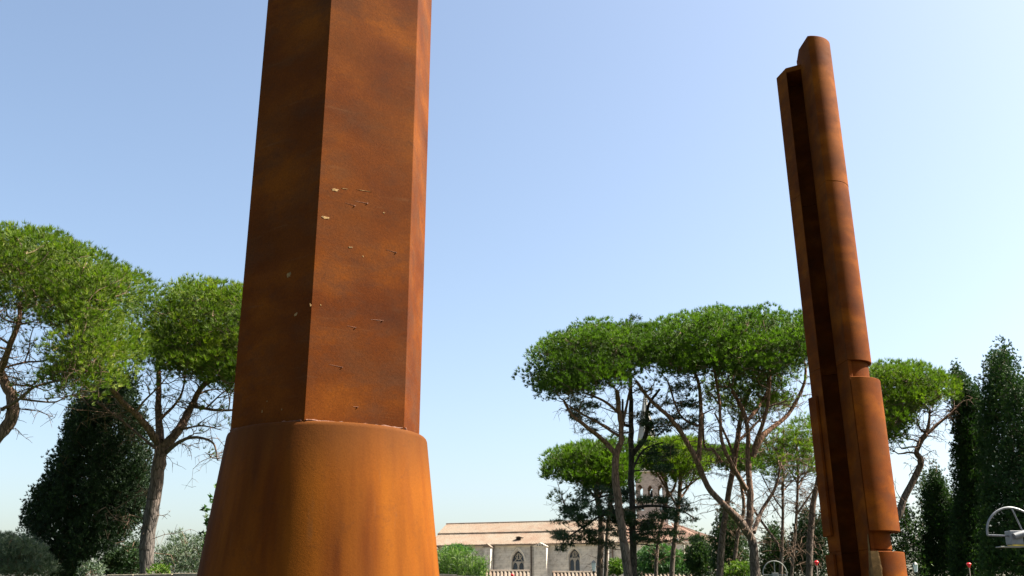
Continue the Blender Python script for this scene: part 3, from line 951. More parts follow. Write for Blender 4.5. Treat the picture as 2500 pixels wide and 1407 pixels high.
# --- cedar: flat layered boughs
rng = np.random.default_rng(41)
cp = []
for (x0, x1, y0, y1, n) in [(1385, 1450, 955, 1050, 12), (1555, 1700, 935, 1065, 26), (1360, 1500, 1220, 1345, 32), (1400, 1530, 1190, 1260, 26), (1553, 1705, 1215, 1320, 38), (1490, 1545, 1230, 1310, 14), (1515, 1550, 768, 830, 6), (1570, 1640, 1080, 1160, 10)]:
    for _ in range(n):
        cp.append((rng.uniform(x0, x1), rng.uniform(y0, y1), rng.uniform(-2.5, 2.5), rng.uniform(0.6, 1.2)))
cpads = padlist(cp, 62)
fol = lambda pd: tuft_arrays_tri(pd, 0.62, 0.16, 150, 8, 0.34, 0.05, 0.8, rng, up=-0.15, zmin=-1, shell_=(0.1, 1.0))
tree('cedar', 'dark straight cedar trunk with ragged drooping boughs among the pines of the right group', 'cedar tree', 62,
     ([(1547, 1407), (1545, 1300), (1541, 1100), (1541, 1000), (1538, 900), (1530, 780)], 28, 6),
     [([(1545, 1108), (1577, 1062), (1582, 993), (1611, 950)], 13, 6), ([(1541, 1040), (1522, 1032), (1520, 975)], 9, 5), ([(1582, 1045), (1630, 1040, 1)], 5, 3),
      ([(1545, 1240), (1600, 1235, -1), (1660, 1245, -2), (1700, 1270, -2)], 8, 3), ([(1545, 1260), (1480, 1255), (1420, 1290, -1), (1375, 1320, -1)], 8, 3),
      ([(1543, 1200), (1480, 1210, 1), (1430, 1230, 1)], 7, 3), ([(1543, 1150), (1570, 1100, 1), (1620, 1080, 1)], 6, 3)],
     cpads, fol, (M['bark_dark'], M['cedar'], M['bark_dark']), rng, sub=3, padr=0.6, twig_r=(0.05, 0.012))

# --- columnar trees
def column_tree(name, label, cat, Y, poly, seed, n, r, m='cypress', q=1.6, dens=90, L=0.22, w=0.05, k=7, up=1.2, spread=0.45, group=None, D=None, trunk=None, tw=8, bk='bark_dark', zmin=-0.8):
    rng = np.random.default_rng(seed)
    xs = [p[0] for p in poly]; ys = [p[1] for p in poly]
    half = (max(xs) - min(xs)) / 2 * mpp(1250, Y)
    pads = sample_pads(poly, n, Y, D or half, r / mpp(1200, Y), rng, inset=0.28 if q > 1.3 else 0.5)
    # leader shoots at the pointed top
    tx, ty = min(poly, key=lambda p_: p_[1])
    if q > 1.3:
        for i in range(7):
            pads.append((P(tx + rng.uniform(-2, 2) * i * .5, ty + (5 + i * 9) * 50 / Y, Y + rng.uniform(-.1, .1) * i), 0.30 + 0.09 * i))
    # the crown goes on below the frame, down to knee height
    bx0 = [p for p in poly if p[1] >= max(ys) - 2]
    if max(ys) > 1395:
        xa, xb = min(p[0] for p in bx0), max(p[0] for p in bx0)
        zt = P(0, 1407, Y).z
        for _ in range(int(6 + n * 0.12)):
            p = P(rng.uniform(xa, xb), 1400, Y + rng.uniform(-.7, .7) * half)
            p.z = rng.uniform(0.4, max(0.6, zt))
            pads.append((p, 0.8))
    cx = sum(xs) / len(xs)
    tpx = trunk or [( (min(p[0] for p in bx0) + max(p[0] for p in bx0)) / 2, max(ys)), (poly[0][0], poly[0][1] + 0.15 * (max(ys) - min(ys)))]
    fol = lambda pd: tuft_arrays_tri(pd, r, q, dens, k, L, w, spread, rng, up=up, zmin=zmin, shell_=(0.3, 1.0))
    return tree(name, label, cat, Y, (tpx, tw, tw * 0.3), [], pads, fol, (M[bk], M[m], M['twig']), rng, group=group, sub=1, padr=r, twig_r=(0.03, 0.01))

GC = 'cypresses at the edge of the park'
column_tree('cypress', 'broad nearly black cypress left of the thick grey pine trunk', 'cypress tree', 46,
            [(285, 900), (330, 930), (345, 1010), (365, 1100), (368, 1200), (345, 1270), (300, 1320), (235, 1350), (200, 1407), (130, 1407), (95, 1350), (55, 1290), (70, 1240), (130, 1130), (150, 1080), (165, 1000), (185, 970), (230, 940)],
            51, 560, 0.45, q=2.1, dens=220, L=0.18, w=0.042, k=8, group=GC, D=2.6, tw=22)
column_tree('cypress', 'tall pointed cypress directly right of the crooked pine limb', 'cypress tree', 52,
            [(2333, 895), (2348, 921), (2388, 965), (2400, 993), (2410, 1048), (2415, 1407), (2325, 1407), (2333, 1206), (2326, 1147), (2332, 1072), (2326, 1008), (2322, 949)],
            52, 360, 0.38, 'cypress_green', q=2.2, w=.045, L=.19, k=8, dens=225, group=GC, tw=14)
column_tree('cypress', 'tallest cypress, at the right edge of the photo behind the steel half hoop', 'cypress tree', 48,
            [(2453, 850), (2477, 890), (2481, 913), (2502, 937), (2545, 1000), (2600, 1100), (2620, 1407), (2395, 1407), (2398, 1127), (2400, 1028), (2405, 949), (2401, 900), (2425, 870)],
            53, 560, 0.42, 'cypress_green', q=2.2, w=.045, L=.19, k=8, dens=205, group=GC, tw=20)
column_tree('cypress', 'shorter pointed cypress between the crooked pine and the two tall cypresses', 'cypress tree', 55,
            [(2283, 1150), (2303, 1183), (2325, 1214), (2352, 1230), (2356, 1407), (2257, 1407), (2259, 1246), (2264, 1190)], 54, 210, 0.34, 'cypress_green', q=2.2, w=.045, L=.19, k=8, dens=280, group=GC, tw=10)
column_tree('cypress', 'thin see-through young cypress left of the shorter pointed one', 'cypress tree', 57,
            [(2253, 1148), (2269, 1190), (2268, 1400), (2240, 1407), (2243, 1260), (2232, 1195)], 55, 44, 0.34, 'cypress_green', dens=70, group=GC, tw=6)
column_tree('cypress', 'low bushy green cypress touching the right side of the grooved column', 'cypress tree', 54,
            [(2209, 1228), (2241, 1277), (2258, 1365), (2258, 1407), (2165, 1407), (2165, 1285), (2190, 1246)], 56, 62, 0.5, 'cypress_green', dens=85, group=GC, tw=8)
column_tree('cypress', 'small spire-topped cypress behind the full steel hoop', 'cypress tree', 76,
            [(1890, 1275), (1903, 1300), (1920, 1340), (1928, 1407), (1850, 1407), (1858, 1345), (1875, 1310)], 57, 50, 0.6, 'cypress_green', dens=80, L=.28, w=.07, group=GC, tw=6)
column_tree('cypress', 'dark double-topped cypress just left of the grooved column', 'cypress tree', 74,
            [(1968, 1245), (1985, 1275), (2015, 1265), (2030, 1407), (1922, 1407), (1928, 1325), (1948, 1285)], 58, 80, 0.65, 'cypress', dens=80, L=.28, w=.07, group=GC, tw=8)
column_tree('cypress', 'dark bushy cypress in front of the right end of the church roof', 'cypress tree', 90,
            [(1705, 1322), (1732, 1335), (1738, 1407), (1678, 1407), (1682, 1340)], 59, 36, 0.75, 'cypress_green', dens=75, L=.3, w=.08, group=GC, tw=6)
column_tree('cypress', 'round-shouldered green cypress between the dark leaning trunk and the largest pine', 'cypress tree', 86,
            [(1775, 1230), (1795, 1270), (1825, 1330), (1832, 1407), (1735, 1407), (1740, 1320), (1757, 1280)], 60, 70, 0.8, 'cypress_green', dens=75, L=.3, w=.08, group=GC, tw=8)
# young cedar, bright layered
column_tree('young_cedar', 'bright green layered young cedar in front of the church wall', 'cedar tree', 100,
            [(1605, 1318), (1645, 1335), (1680, 1370), (1692, 1407), (1545, 1407), (1556, 1365), (1580, 1332)], 61, 75, 1.1, 'cedar_young', q=0.16, dens=60, L=.5, w=.09, up=-.1, spread=.8, tw=6, zmin=-1)
column_tree('young_cedar', 'flat-topped small cedar rising over the reeds before the church roof', 'cedar tree', 112,
            [(1113, 1318), (1145, 1335), (1158, 1350), (1130, 1362), (1078, 1365), (1082, 1345)], 62, 20, 1.2, 'cedar_young', q=0.14, dens=60, L=.5, w=.09, up=-.1, spread=.8, tw=5, trunk=[(1112, 1407), (1113, 1330)], zmin=-1)
column_tree('shrub', 'yellow-green leafy shrub left of the slanting pine trunk, by the lantern', 'shrub', 90,
            [(1505, 1358), (1528, 1378), (1530, 1407), (1488, 1407), (1488, 1375)], 63, 22, 0.7, 'shrub', q=.5, dens=55, L=.35, w=.12, up=.5, spread=.8, tw=4)
column_tree('shrub', 'light green low bush at the foot of the round-shouldered cypress', 'shrub', 80,
            [(1790, 1375), (1825, 1372), (1835, 1407), (1768, 1407), (1770, 1390)], 64, 20, 0.6, 'shrub', q=.6, dens=60, L=.3, w=.1, up=.5, spread=.8, tw=3)
# olives and shrubs, left
column_tree('olive_tree', 'grey-green olive mound in the lower left corner beneath the cypress', 'olive tree', 42,
            [(60, 1312), (110, 1335), (150, 1407), (-60, 1407), (-60, 1330), (10, 1308)], 65, 125, 0.5, 'olive', q=.9, dens=130, L=.24, w=.035, up=1.0, spread=.6, tw=6, D=2)
column_tree('olive_tree', 'silvery wispy olive between the grey pine trunk and the column base', 'olive tree', 43,
            [(440, 1290), (470, 1315), (500, 1308), (560, 1330), (560, 1407), (365, 1407), (372, 1360), (405, 1325)], 66, 95, 0.42, 'olive', q=1.0, dens=110, L=.26, w=.03, up=1.1, spread=.55, tw=5, D=1.8)
column_tree('shrub', 'dark green bush between the black cypress and the grey pine trunk', 'shrub', 47,
            [(330, 1318), (362, 1325), (362, 1407), (228, 1407), (250, 1360), (290, 1345)], 67, 80, 0.45, 'cedar', q=.9, dens=110, L=.24, w=.05, up=1.0, spread=.6, tw=4, D=1.2)
column_tree('shrub', 'pale yellowish bush under the black cypress, above the wall', 'shrub', 36,
            [(218, 1372), (255, 1380), (255, 1407), (192, 1407), (196, 1380)], 68, 12, 0.28, 'olive', q=.8, dens=170, L=.14, w=.05, up=.6, spread=.8, tw=3, D=.6)
column_tree('shrub', 'low yellow-green bush right of the grey pine trunk, above the wall', 'shrub', 34,
            [(385, 1378), (412, 1382), (415, 1407), (365, 1407), (368, 1385)], 69, 14, 0.25, 'shrub', q=.8, dens=190, L=.12, w=.05, up=.6, spread=.8, tw=3, D=.6)
column_tree('fig_tree', 'leafy branch tips showing just left of the cone base of the near column', 'tree', 14,
            [(560, 1170), (620, 1200), (640, 1300), (640, 1407), (520, 1407), (505, 1300), (512, 1270), (502, 1230), (518, 1190)], 70, 46, 0.17, 'broadleaf', q=1.0, dens=420, L=.10, w=.055, up=.2, spread=1.0, tw=14, D=.5, zmin=-1)

# reeds: one clump of tall leaf blades
def reeds():
    rng = np.random.default_rng(77)
    root = empty('reed_clump', 'bright green clump of giant reeds beside the cone base, before the church', 'reeds', (*P(1120, 1407, 92).xy, 0))
    root['kind'] = 'stuff'
    Vs, Ts, A = [], [], []
    n = 0
    stem = MB()
    for i in range(210):
        px = rng.uniform(1050, 1188)
        top = 1345 + 30 * abs((px - 1120) / 70) ** 2 + rng.uniform(-10, 26)
        p0 = P(px, 1407, 92 + rng.uniform(-2.5, 2.5)); p0.z = 0
        p1 = P(px + rng.uniform(-8, 8), top, p0.y)
        stem.tube([p0, p0.lerp(p1, .6), p1], [0.03, 0.025, 0.012], 4, cap=False)
        for j in range(34):
            t = rng.uniform(0.3, 1.0)
            a = np.array(p0.lerp(p1, t))
            d = rng.normal(size=3) * np.array([1, 1, .3]); d[2] = abs(d[2]) + rng.uniform(.8, 2.6)
            d /= np.linalg.norm(d)
            L = rng.uniform(.5, .95)
            m_ = a + d * L * .55
            e = a + d * L * .9 + np.array([d[0], d[1], -.6]) * .3
            s = np.cross(d, rng.normal(size=3)); s /= np.linalg.norm(s); s *= .03
            Vs += [a, m_ + s, m_ - s, e]
            Ts += [(n, n + 1, n + 2), (n + 1, n + 3, n + 2)]
            v = rng.uniform(0, .5) + (0.35 if rng.random() < .2 else 0)
            A += [v, v]
            n += 4
    npmesh('leaf_mass', np.array(Vs), np.array(Ts), M['reed'], root, np.array(A), stuff=True)
    stem.obj('stems', M['reed'], root, stuff=True)
reeds()

# ------------------------------------------------------------------ low park walls
def low_wall(label, pA, pB, thick, n, seed, cat='wall'):
    rng = np.random.default_rng(seed)
    A, B = Vector(pA), Vector(pB)
    u = Vector((B.x - A.x, B.y - A.y, 0)); Lh = u.length; u.normalize()
    nv = Vector((-u.y, u.x, 0))
    root = empty('stone_wall', label, cat, (A.x, A.y, 0))
    slope = (B.z - A.z) / Lh
    t = 0.0
    proto = None
    while t < Lh:
        w = rng.uniform(0.5, 0.95)
        w = min(w, Lh - t + 0.001)
        if w < 0.15: break
        z1 = A.z + slope * (t + w / 2) + rng.uniform(-0.008, 0.008)
        mb = MB()
        mb.box((t + 0.006, -0.03 + rng.uniform(-.008, .008), z1 - 0.12), (t + w - 0.006, thick + 0.03, z1), (Vector((A.x, A.y, 0)), u, nv, Vector((0, 0, 1))))
        mb.obj('coping_stone', M['coping'], root, smooth=False, bevel=0.012)
        t += w
    fr = (Vector((A.x, A.y, 0)), u, nv, Vector((0, 0, 1)))
    mb = MB()
    zmin = min(A.z, B.z) - 0.135
    z = 0.0
    while z < zmin - 0.05:
        h = min(rng.uniform(0.18, 0.3), zmin - z)
        t = 0.0
        while t < Lh:
            w = min(rng.uniform(0.25, 0.55), Lh - t)
            mb.box((t + .006, rng.uniform(0, .02), z + .005), (t + w - .006, thick - rng.uniform(0, .02), z + h - .005), fr)
            t += w + 1e-6
            if w < .02: break
        z += h
    mb.obj('wall_stones', M['rubble'], root, smooth=False, stuff=True)
    mb = MB(); mb.box((0.01, .035, 0), (Lh - .01, thick - .035, zmin + .02), fr); mb.obj('mortar_core', M['coping'], root, smooth=False)
    return root
low_wall('low stone park wall with sunlit coping left of the near column, under the pines', P(262, 1403, 17), P(640, 1395, 16), 0.4, 20, 3)
low_wall('low pale stone wall top right of the near column, below the reeds', P(960, 1396, 19), P(1200, 1407.5, 20.5), 0.4, 10, 4)

# ------------------------------------------------------------------ church
Aw = P(1050, 1340, 158.0); Bw = P(1745, 1340, 146.0)
O = Vector((Aw.x, Aw.y, 0))
U = Vector((Bw.x - Aw.x, Bw.y - Aw.y, 0)); LEN = U.length; U.normalize()
Nn = Vector((U.y, -U.x, 0))             # towards the camera
Z = Vector((0, 0, 1))
FR = (O, U, -Nn, Z)                      # local y grows away from the camera
def wall_uz(px, py, depth=0.0):
    d = P(px, py, 1.0) - Vector((0, 0, CAMZ))
    o = Vector((0, 0, CAMZ))
    pl = O - Nn * depth
    s = (pl - o).dot(Nn) / d.dot(Nn)
    h = o + d * s
    return (h - O).dot(U), h.z
church = empty('church', 'long pale stone church with tiled roof, buttresses and twin-lancet windows behind the trees', 'church', (O.x, O.y, 0))
u_end = LEN
z_eave = wall_uz(1250, 1333)[1]
SETB = 8.2
z_ridge = wall_uz(1280, 1276, SETB)[1]

def arch_wall(u0, u1, z0, z1, ops, thick, fr, nseg=8, y0=0.0):
    """wall slab with pointed-arch openings (ua, ub, zsill, zspring)"""
    mb = MB()
    ops = sorted(ops)
    cur = u0
    def quad(a, b, c, d):
        mb.add([fr[0] + fr[1] * p[0] + fr[2] * p[1] + fr[3] * p[2] for p in (a, b, c, d)], [(0, 1, 2, 3)])
    def slab(ua, ub, za, zb):
        if ub - ua > 1e-4 and zb - za > 1e-4:
            mb.box((ua, y0, za), (ub, y0 + thick, zb), fr)
    for (ua, ub, zs, zp) in ops:
        slab(cur, ua, z0, z1)
        slab(ua, ub, z0, zs)
        w = ub - ua
        pts = []
        # pointed arch: two arcs of radius w
        for i in range(nseg + 1):
            t = math.radians(60 * i / nseg)
            pts.append((ub - w * math.cos(t), zp + w * math.sin(t)))
        right_ = [(ua + w * math.cos(math.radians(60 * i / nseg)), zp + w * math.sin(math.radians(60 * i / nseg))) for i in range(nseg, -1, -1)]
        curve = pts + right_[1:]
        for i in range(len(curve) - 1):
            (xa, za), (xb, zb) = curve[i], curve[i + 1]
            quad((xa, y0, za), (xb, y0, zb), (xb, y0, z1), (xa, y0, z1))
            quad((xa, y0 + thick, z1), (xb, y0 + thick, z1), (xb, y0 + thick, zb), (xa, y0 + thick, za))
            quad((xa, y0, za), (xa, y0 + thick, za), (xb, y0 + thick, zb), (xb, y0, zb))
        quad((ua, y0, zs), (ua, y0, zp), (ua, y0 + thick, zp), (ua, y0 + thick, zs))
        quad((ub, y0, zs), (ub, y0 + thick, zs), (ub, y0 + thick, zp), (ub, y0, zp))
        quad((ua, y0, z1), (ub, y0, z1), (ub, y0 + thick, z1), (ua, y0 + thick, z1))
        cur = ub
    slab(cur, u1, z0, z1)
    return mb

def U_(px, py=1370):
    return wall_uz(px, py)[0]
def Z_(py, px=1300):
    return wall_uz(px, py)[1]
# window recesses
win = [(1264, 30, 1395 - 14, 1372), (1402, 27, 1398, 1366)]
ops = []
for (pc, wpx, _, sp) in win:
    ops.append((U_(pc - wpx / 2), U_(pc + wpx / 2), 2.2, Z_(sp)))
mb = arch_wall(0, u_end, 0, z_eave, ops, 0.9, FR)
mb.obj('nave_wall', M['church'], church, smooth=False)
mb = MB(); mb.box((0, 14.6, 0), (u_end, 15.4, z_eave), FR); mb.box((0.0, .9, 0), (.8, 14.6, z_eave), FR)
mb.obj('rear_wall', M['church'], church, smooth=False)
# tracery, mullions and panes inside each opening
for (ua, ub, zs, zp), tall in zip(ops, (False, True)):
    w = ub - ua
    fr_ = MB()
    c = (ua + ub) / 2
    t = w * 0.07
    # window plate with two lancets
    lw = w * 0.36
    plate_top = zp + w * 0.86
    pl = arch_wall(ua + .004, ub - .004, zs, zp + w * 0.05 + (0.1 if tall else 0), [(c - lw - t, c - t, zs + .05, zp - lw * 0.9), (c + t, c + t + lw, zs + .05, zp - lw * 0.9)], 0.3, FR, 5, 0.35)
    win_ = pl.obj('window', M['tracery'], church, smooth=False)
    # quatrefoil tracery head
    mb = MB()
    cz = zp + w * 0.42
    for k in range(4):
        a = k * math.pi / 2
        cx_, cz_ = c + math.cos(a) * w * 0.12, cz + math.sin(a) * w * 0.12
        pts = [FR[0] + U * (cx_ + math.cos(tt) * w * 0.115) + FR[2] * 0.5 + Z * (cz_ + math.sin(tt) * w * 0.115) for tt in np.linspace(a - 2.3, a + 2.3, 10)]
        mb.tube(pts, [0.07] * 10, 5)
    for sgn in (-1, 1):
        pts = [FR[0] + U * (c + sgn * w * (0.5 - 0.46 * math.sin(tt))) + FR[2] * 0.5 + Z * (zp + w * 0.8 * (1 - math.cos(tt)) * 1.0) for tt in np.linspace(0, 1.4, 7)]
        mb.tube(pts, [0.08] * 7, 5)
    mb.obj('tracery', M['tracery'], church)
    for (a, b) in ((c - lw - t, c - t), (c + t, c + t + lw)):
        mb = MB()
        mb.box((a - .02, 0.5, zs), (b + .02, 0.54, zp), FR)
        mb.obj('pane', M['glass'], church, smooth=False)
        for zz in np.arange(Z_(1407), zp - .3, 0.75):
            mb = MB()
            mb.box((a, .47, zz), (b, .495, zz + .035), FR)
            mb.obj('glazing_bar', M['iron'], church, smooth=False)
    mb = MB(); mb.box((ua - .02, 0.62, zs), (ub + .02, 0.66, zp + w * .87), FR); mb.obj('pane', M['glass'], church, smooth=False)
    # hood mould
    mb = MB()
    e = 0.22
    hood = [(ub + e - (w + 2 * e) * math.cos(math.radians(x)), zp + (w + 2 * e) * math.sin(math.radians(x))) for x in range(0, 61, 8)]
    hood += [(ua - e + (w + 2 * e) * math.cos(math.radians(x)), zp + (w + 2 * e) * math.sin(math.radians(x))) for x in range(60, -1, -8)]
    mb.tube([FR[0] + U * a - FR[2] * 0.03 + Z * b for a, b in hood], [0.10] * len(hood), 6)
    mb.obj('hood_mould', M['church_trim'], church)
# buttresses
def buttress(pl, pr, pside, gable=False, holes=False):
    ua, ub = U_(pl), U_(pr)
    D_b = 1.7
    # front corners are nearer: shift so the front face lands on the pixels
    mb = MB()
    a2 = wall_uz(pl, 1370, -D_b)[0]; b2 = wall_uz(pr, 1370, -D_b)[0]
    top = z_eave - 0.25
    poly = [(a2, 0), (b2, 0)]
    mb.box((a2, -D_b, 0), (b2, 0.0 - 0.002, top), FR)
    b_ = mb.obj('buttress', M['church'], church, smooth=False)
    mb = MB()
    c = (a2 + b2) / 2; hw = (b2 - a2) / 2 + 0.18
    zt = top + 0.55
    vs_ = [(c - hw, -D_b - .15, top), (c + hw, -D_b - .15, top), (c, -D_b - .15, zt), (c - hw, 0.5, top), (c + hw, 0.5, top), (c, 0.5, zt)]
    mb.add([FR[0] + U * p[0] + FR[2] * p[1] + Z * p[2] for p in vs_], [(0, 1, 2), (3, 5, 4), (0, 2, 5, 3), (1, 4, 5, 2), (0, 3, 4, 1)])
    mb.obj('buttress_roof', M['church_trim'] if gable else M['tiles'], church, smooth=False)
    if holes:
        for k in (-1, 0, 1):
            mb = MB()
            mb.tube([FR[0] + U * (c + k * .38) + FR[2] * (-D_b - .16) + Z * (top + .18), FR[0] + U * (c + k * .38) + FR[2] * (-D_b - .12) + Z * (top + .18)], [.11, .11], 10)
            mb.obj('vent_hole', M['dark_hole'], church)  # solid dark disc, the hole's shade is in its colour
    return b2
buttress(1040, 1062, 1070)
buttress(1180, 1197, 1205)
buttress(1304, 1334, 1341, True, True)
buttress(1468, 1485, 1491)
buttress(1652, 1672, 1680)
# cornice and corbels
mb = MB(); mb.box((-0.2, -0.28, z_eave), (u_end + .2, -0.002, z_eave + 0.16), FR)
mb.obj('cornice', M['church_trim'], church, smooth=False)
k0 = U_(1495); kk = k0
corb = None
while kk < U_(1640):
    mb = MB(); mb.box((kk, -0.24, z_eave - 0.36), (kk + .32, -0.004, z_eave - 0.005), FR)
    mb.obj('corbel', M['church_trim'], church, smooth=False, bevel=0.04)
    kk += 0.66
# rain pipes
for px in (1205.5, 1297, 1497, 1674):
    u = U_(px)
    mb = MB(); mb.tube([FR[0] + U * u + FR[2] * -.12 + Z * 0.2, FR[0] + U * u + FR[2] * -.12 + Z * (z_eave - .1)], [.09, .09], 8)
    mb.obj('rain_pipe', M['lead'], church)
# roof: two tiers with a step, built as slabs carrying ribs of tiles
def tiled_slope(fr, u0, u1, y0, z0, y1, z1, pitch_u, rad, m, parent, name='roof', v0=None, v1=None, seed=0, wav=0.03):
    """slope from (y0,z0) low to (y1,z1) high; v0/v1 = u range at the top"""
    rng = np.random.default_rng(seed)
    v0 = u0 if v0 is None else v0; v1 = u1 if v1 is None else v1
    T = lambda u, y, z: fr[0] + fr[1] * u + fr[2] * y + fr[3] * z
    mb = MB()
    vs_ = [(u0, y0, z0), (u1, y0, z0), (v1, y1, z1), (v0, y1, z1)]
    lo = [T(*p) for p in vs_]; hi = [T(p[0], p[1], p[2] - 0.18) for p in vs_]
    mb.add(lo + hi, [(0, 1, 2, 3), (7, 6, 5, 4), (0, 4, 5, 1), (1, 5, 6, 2), (2, 6, 7, 3), (3, 7, 4, 0)])
    o = mb.obj(name, m, parent, smooth=False)
    mb = MB()
    n = int((u1 - u0) / pitch_u)
    nr = 7
    for i in range(n):
        ua = u0 + (i + .5) * (u1 - u0) / n
        va = v0 + (i + .5) * (v1 - v0) / n
        pts = []
        for j in range(nr + 1):
            t = j / nr
            pts.append(T(ua + (va - ua) * t, y0 + (y1 - y0) * t - .02, z0 + (z1 - z0) * t + rng.uniform(-wav, wav) + .01))
        rr = rad * rng.uniform(.9, 1.1)
        mb.tube(pts, [rr] * (nr + 1), 6)
    mb.obj('roof_tiles', m, o if False else parent, stuff=True)
    return o
ymid = SETB * 0.52
zmid = z_eave + (z_ridge - z_eave) * 0.52
usplit = U_(1510)
tiled_slope(FR, -0.4, usplit, -0.55, z_eave + .20, ymid, zmid, 0.27, 0.09, M['tiles'], church, 'lower_roof', seed=1)
tiled_slope(FR, -0.4, usplit, ymid - .02, zmid + .22, SETB, z_ridge, 0.27, 0.09, M['tiles'], church, 'upper_roof', seed=2)
tiled_slope(FR, usplit + .02, u_end - 6, -0.55, z_eave + .26, ymid, zmid + .06, 0.27, 0.09, M['tiles_red'], church, 'lower_roof', seed=3)
tiled_slope(FR, usplit + .02, u_end - 6, ymid - .02, zmid + .26, SETB, z_ridge + .06, 0.27, 0.09, M['tiles_red'], church, 'upper_roof', v1=u_end - 9.0, seed=4)
mb = MB()
tt = lambda u, y, z: FR[0] + FR[1] * u + FR[2] * y + FR[3] * z
mb.add([tt(-.4, SETB, z_ridge), tt(u_end - 9, SETB, z_ridge), tt(u_end - 6, 16, z_eave + .2), tt(-.4, 16, z_eave + .2)], [(0, 1, 2, 3)])
mb.obj('rear_roof', M['tiles'], church, smooth=False)
mb = MB()
for i in range(90):
    a = -.4 + i * (u_end - 8.6 + .4) / 90; b = a + (u_end - 8.6) / 90 * 1.1
    mb.tube([tt(a, SETB, z_ridge + .05), tt(b, SETB, z_ridge + .08)], [.15, .13], 7)
mb.obj('ridge_tiles', M['lead'], church, stuff=True)
# gable end masonry at the left
mb = MB(); mb.add([tt(-.02, 0, z_eave), tt(-.02, 15, z_eave), tt(-.02, SETB, z_ridge - .2)], [(0, 1, 2), (2, 1, 0)])
mb.obj('gable', M['church'], church, smooth=False)
# dormer vents
for (px, py) in ((1267, 1320), (1556, 1309)):
    frac = 0.33 if px < 1400 else 0.42
    y_ = -0.55 + (ymid + .55) * frac
    u, z = wall_uz(px, py, y_)
    zr = z_eave + .2 + (zmid - z_eave - .2) * frac
    mb = MB(); mb.box((u - .36, y_ - .2, zr + .0), (u + .36, y_ + 1.0, zr + .55), FR)
    d_ = mb.obj('dormer', M['tiles'], church, smooth=False)
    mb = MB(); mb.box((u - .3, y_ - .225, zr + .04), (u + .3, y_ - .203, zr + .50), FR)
    mb.obj('dormer_opening', M['dark_hole'], church, smooth=False)  # flat dark panel painted as the shaded inside of the dormer
    mb = MB()
    for k in range(-3, 4):
        mb.tube([tt(u + k * .14, y_ - .3, zr + .56 - abs(k) * .03), tt(u + k * .14, y_ + 1.0, zr + .62 - abs(k) * .03)], [.07, .07], 6)
    mb.obj('dormer_tiles', M['tiles'], church, stuff=True)
# apse at the right end: half octagon with hipped roof
ac = u_end - 6.0
zr = z_eave + 0.1
prv = None
ring = []
for k in range(6):
    a = math.radians(-90 + 180 * k / 5)
    ring.append((ac + 1 + math.cos(a) * 6.8, 7.2 + math.sin(a) * 7.2))
mb = MB()
for k in range(5):
    a, b = ring[k], ring[k + 1]
    mb.add([tt(a[0], a[1], 0), tt(b[0], b[1], 0), tt(b[0], b[1], zr), tt(a[0], a[1], zr)], [(0, 1, 2, 3)])
mb.obj('apse_wall', M['church'], church, smooth=False)
for k in range(5):
    a, b = ring[k], ring[k + 1]
    apex = (ac - 1.0, 7.2)
    sc_ = 1.05
    a = (apex[0] + (a[0] - apex[0]) * sc_, apex[1] + (a[1] - apex[1]) * sc_); b = (apex[0] + (b[0] - apex[0]) * sc_, apex[1] + (b[1] - apex[1]) * sc_)
    mb = MB()
    mb.add([tt(a[0], a[1], zr), tt(b[0], b[1], zr), tt(*apex, z_ridge - .6), tt(a[0], a[1], zr - .15), tt(b[0], b[1], zr - .15)], [(0, 1, 2), (3, 4, 1, 0)])
    n = 22
    for i in range(n):
        t0 = (i + .5) / n
        f_ = (a[0] + (b[0] - a[0]) * t0, a[1] + (b[1] - a[1]) * t0)
        g_ = 1 - abs(2 * t0 - 1)
        top_ = (f_[0] + (apex[0] - f_[0]) * g_ * .98, f_[1] + (apex[1] - f_[1]) * g_ * .98)
        mb.tube([tt(f_[0], f_[1], zr + .03), tt(top_[0], top_[1], zr + .03 + (z_ridge - .6 - zr) * g_ * .98)], [.085, .085], 5)
    mb.obj('apse_roof', M['tiles_red'], church, smooth=False)

# bell tower
TY = 166.0
tc_ = P(1590, 1200, TY)
tower = empty('bell_tower', 'brick bell tower with arched openings and pale pointed spire behind the pines', 'tower', (tc_.x, TY, 0))
s_ = mpp(1200, TY)
HW = 37 * s_
zf = lambda py: P(1590, py, TY - HW).z
z_low0, z_low1, z_up0, z_up1 = zf(1246), zf(1228), zf(1216), zf(1190)
z_top = zf(1152)
xs_ = lambda px: (px - 1590) * s_
up_o = [(xs_(1556), xs_(1570)), (xs_(1582), xs_(1593)), (xs_(1606), xs_(1618))]
lo_o = [(xs_(1560), xs_(1571)), (xs_(1608), xs_(1619))]
for k in range(4):
    a = math.radians(90 * k - 7.8)
    uu = Vector((math.cos(a), math.sin(a), 0)); nn = Vector((math.sin(a), -math.cos(a), 0))
    fr = (Vector((tc_.x, TY, 0)) + nn * HW, uu, -nn, Z)
    th = 0.7
    e0 = -HW if k % 2 == 0 else -HW + th
    e1 = HW if k % 2 == 0 else HW - th
    zm = (z_low1 + z_up0) / 2 + .2
    mb = arch_wall(e0, e1, z_low0 - 1.2, zm, [(p, q, z_low0, z_low1 - .4) for p, q in lo_o], th, fr, 5)
    mb.obj('belfry_wall', M['tower'], tower, smooth=False)
    mb = arch_wall(e0, e1, zm, z_top, [(p, q, z_up0, z_up1 - .3) for p, q in up_o], th, fr, 5)
    mb.obj('belfry_wall', M['tower'], tower, smooth=False)
    mb = MB(); mb.box((e0, 0, 0), (e1, th, z_low0 - 1.2), fr); mb.obj('tower_wall', M['tower'], tower, smooth=False)
    mb = MB(); mb.box((e0 - .2 if k % 2 == 0 else e0 - th + .0, -.2, zm - .12), (e1 + .2 if k % 2 == 0 else e1 + th - .0, -.003, zm + .12), fr); mb.obj('string_course', M['church_trim'], tower, smooth=False)
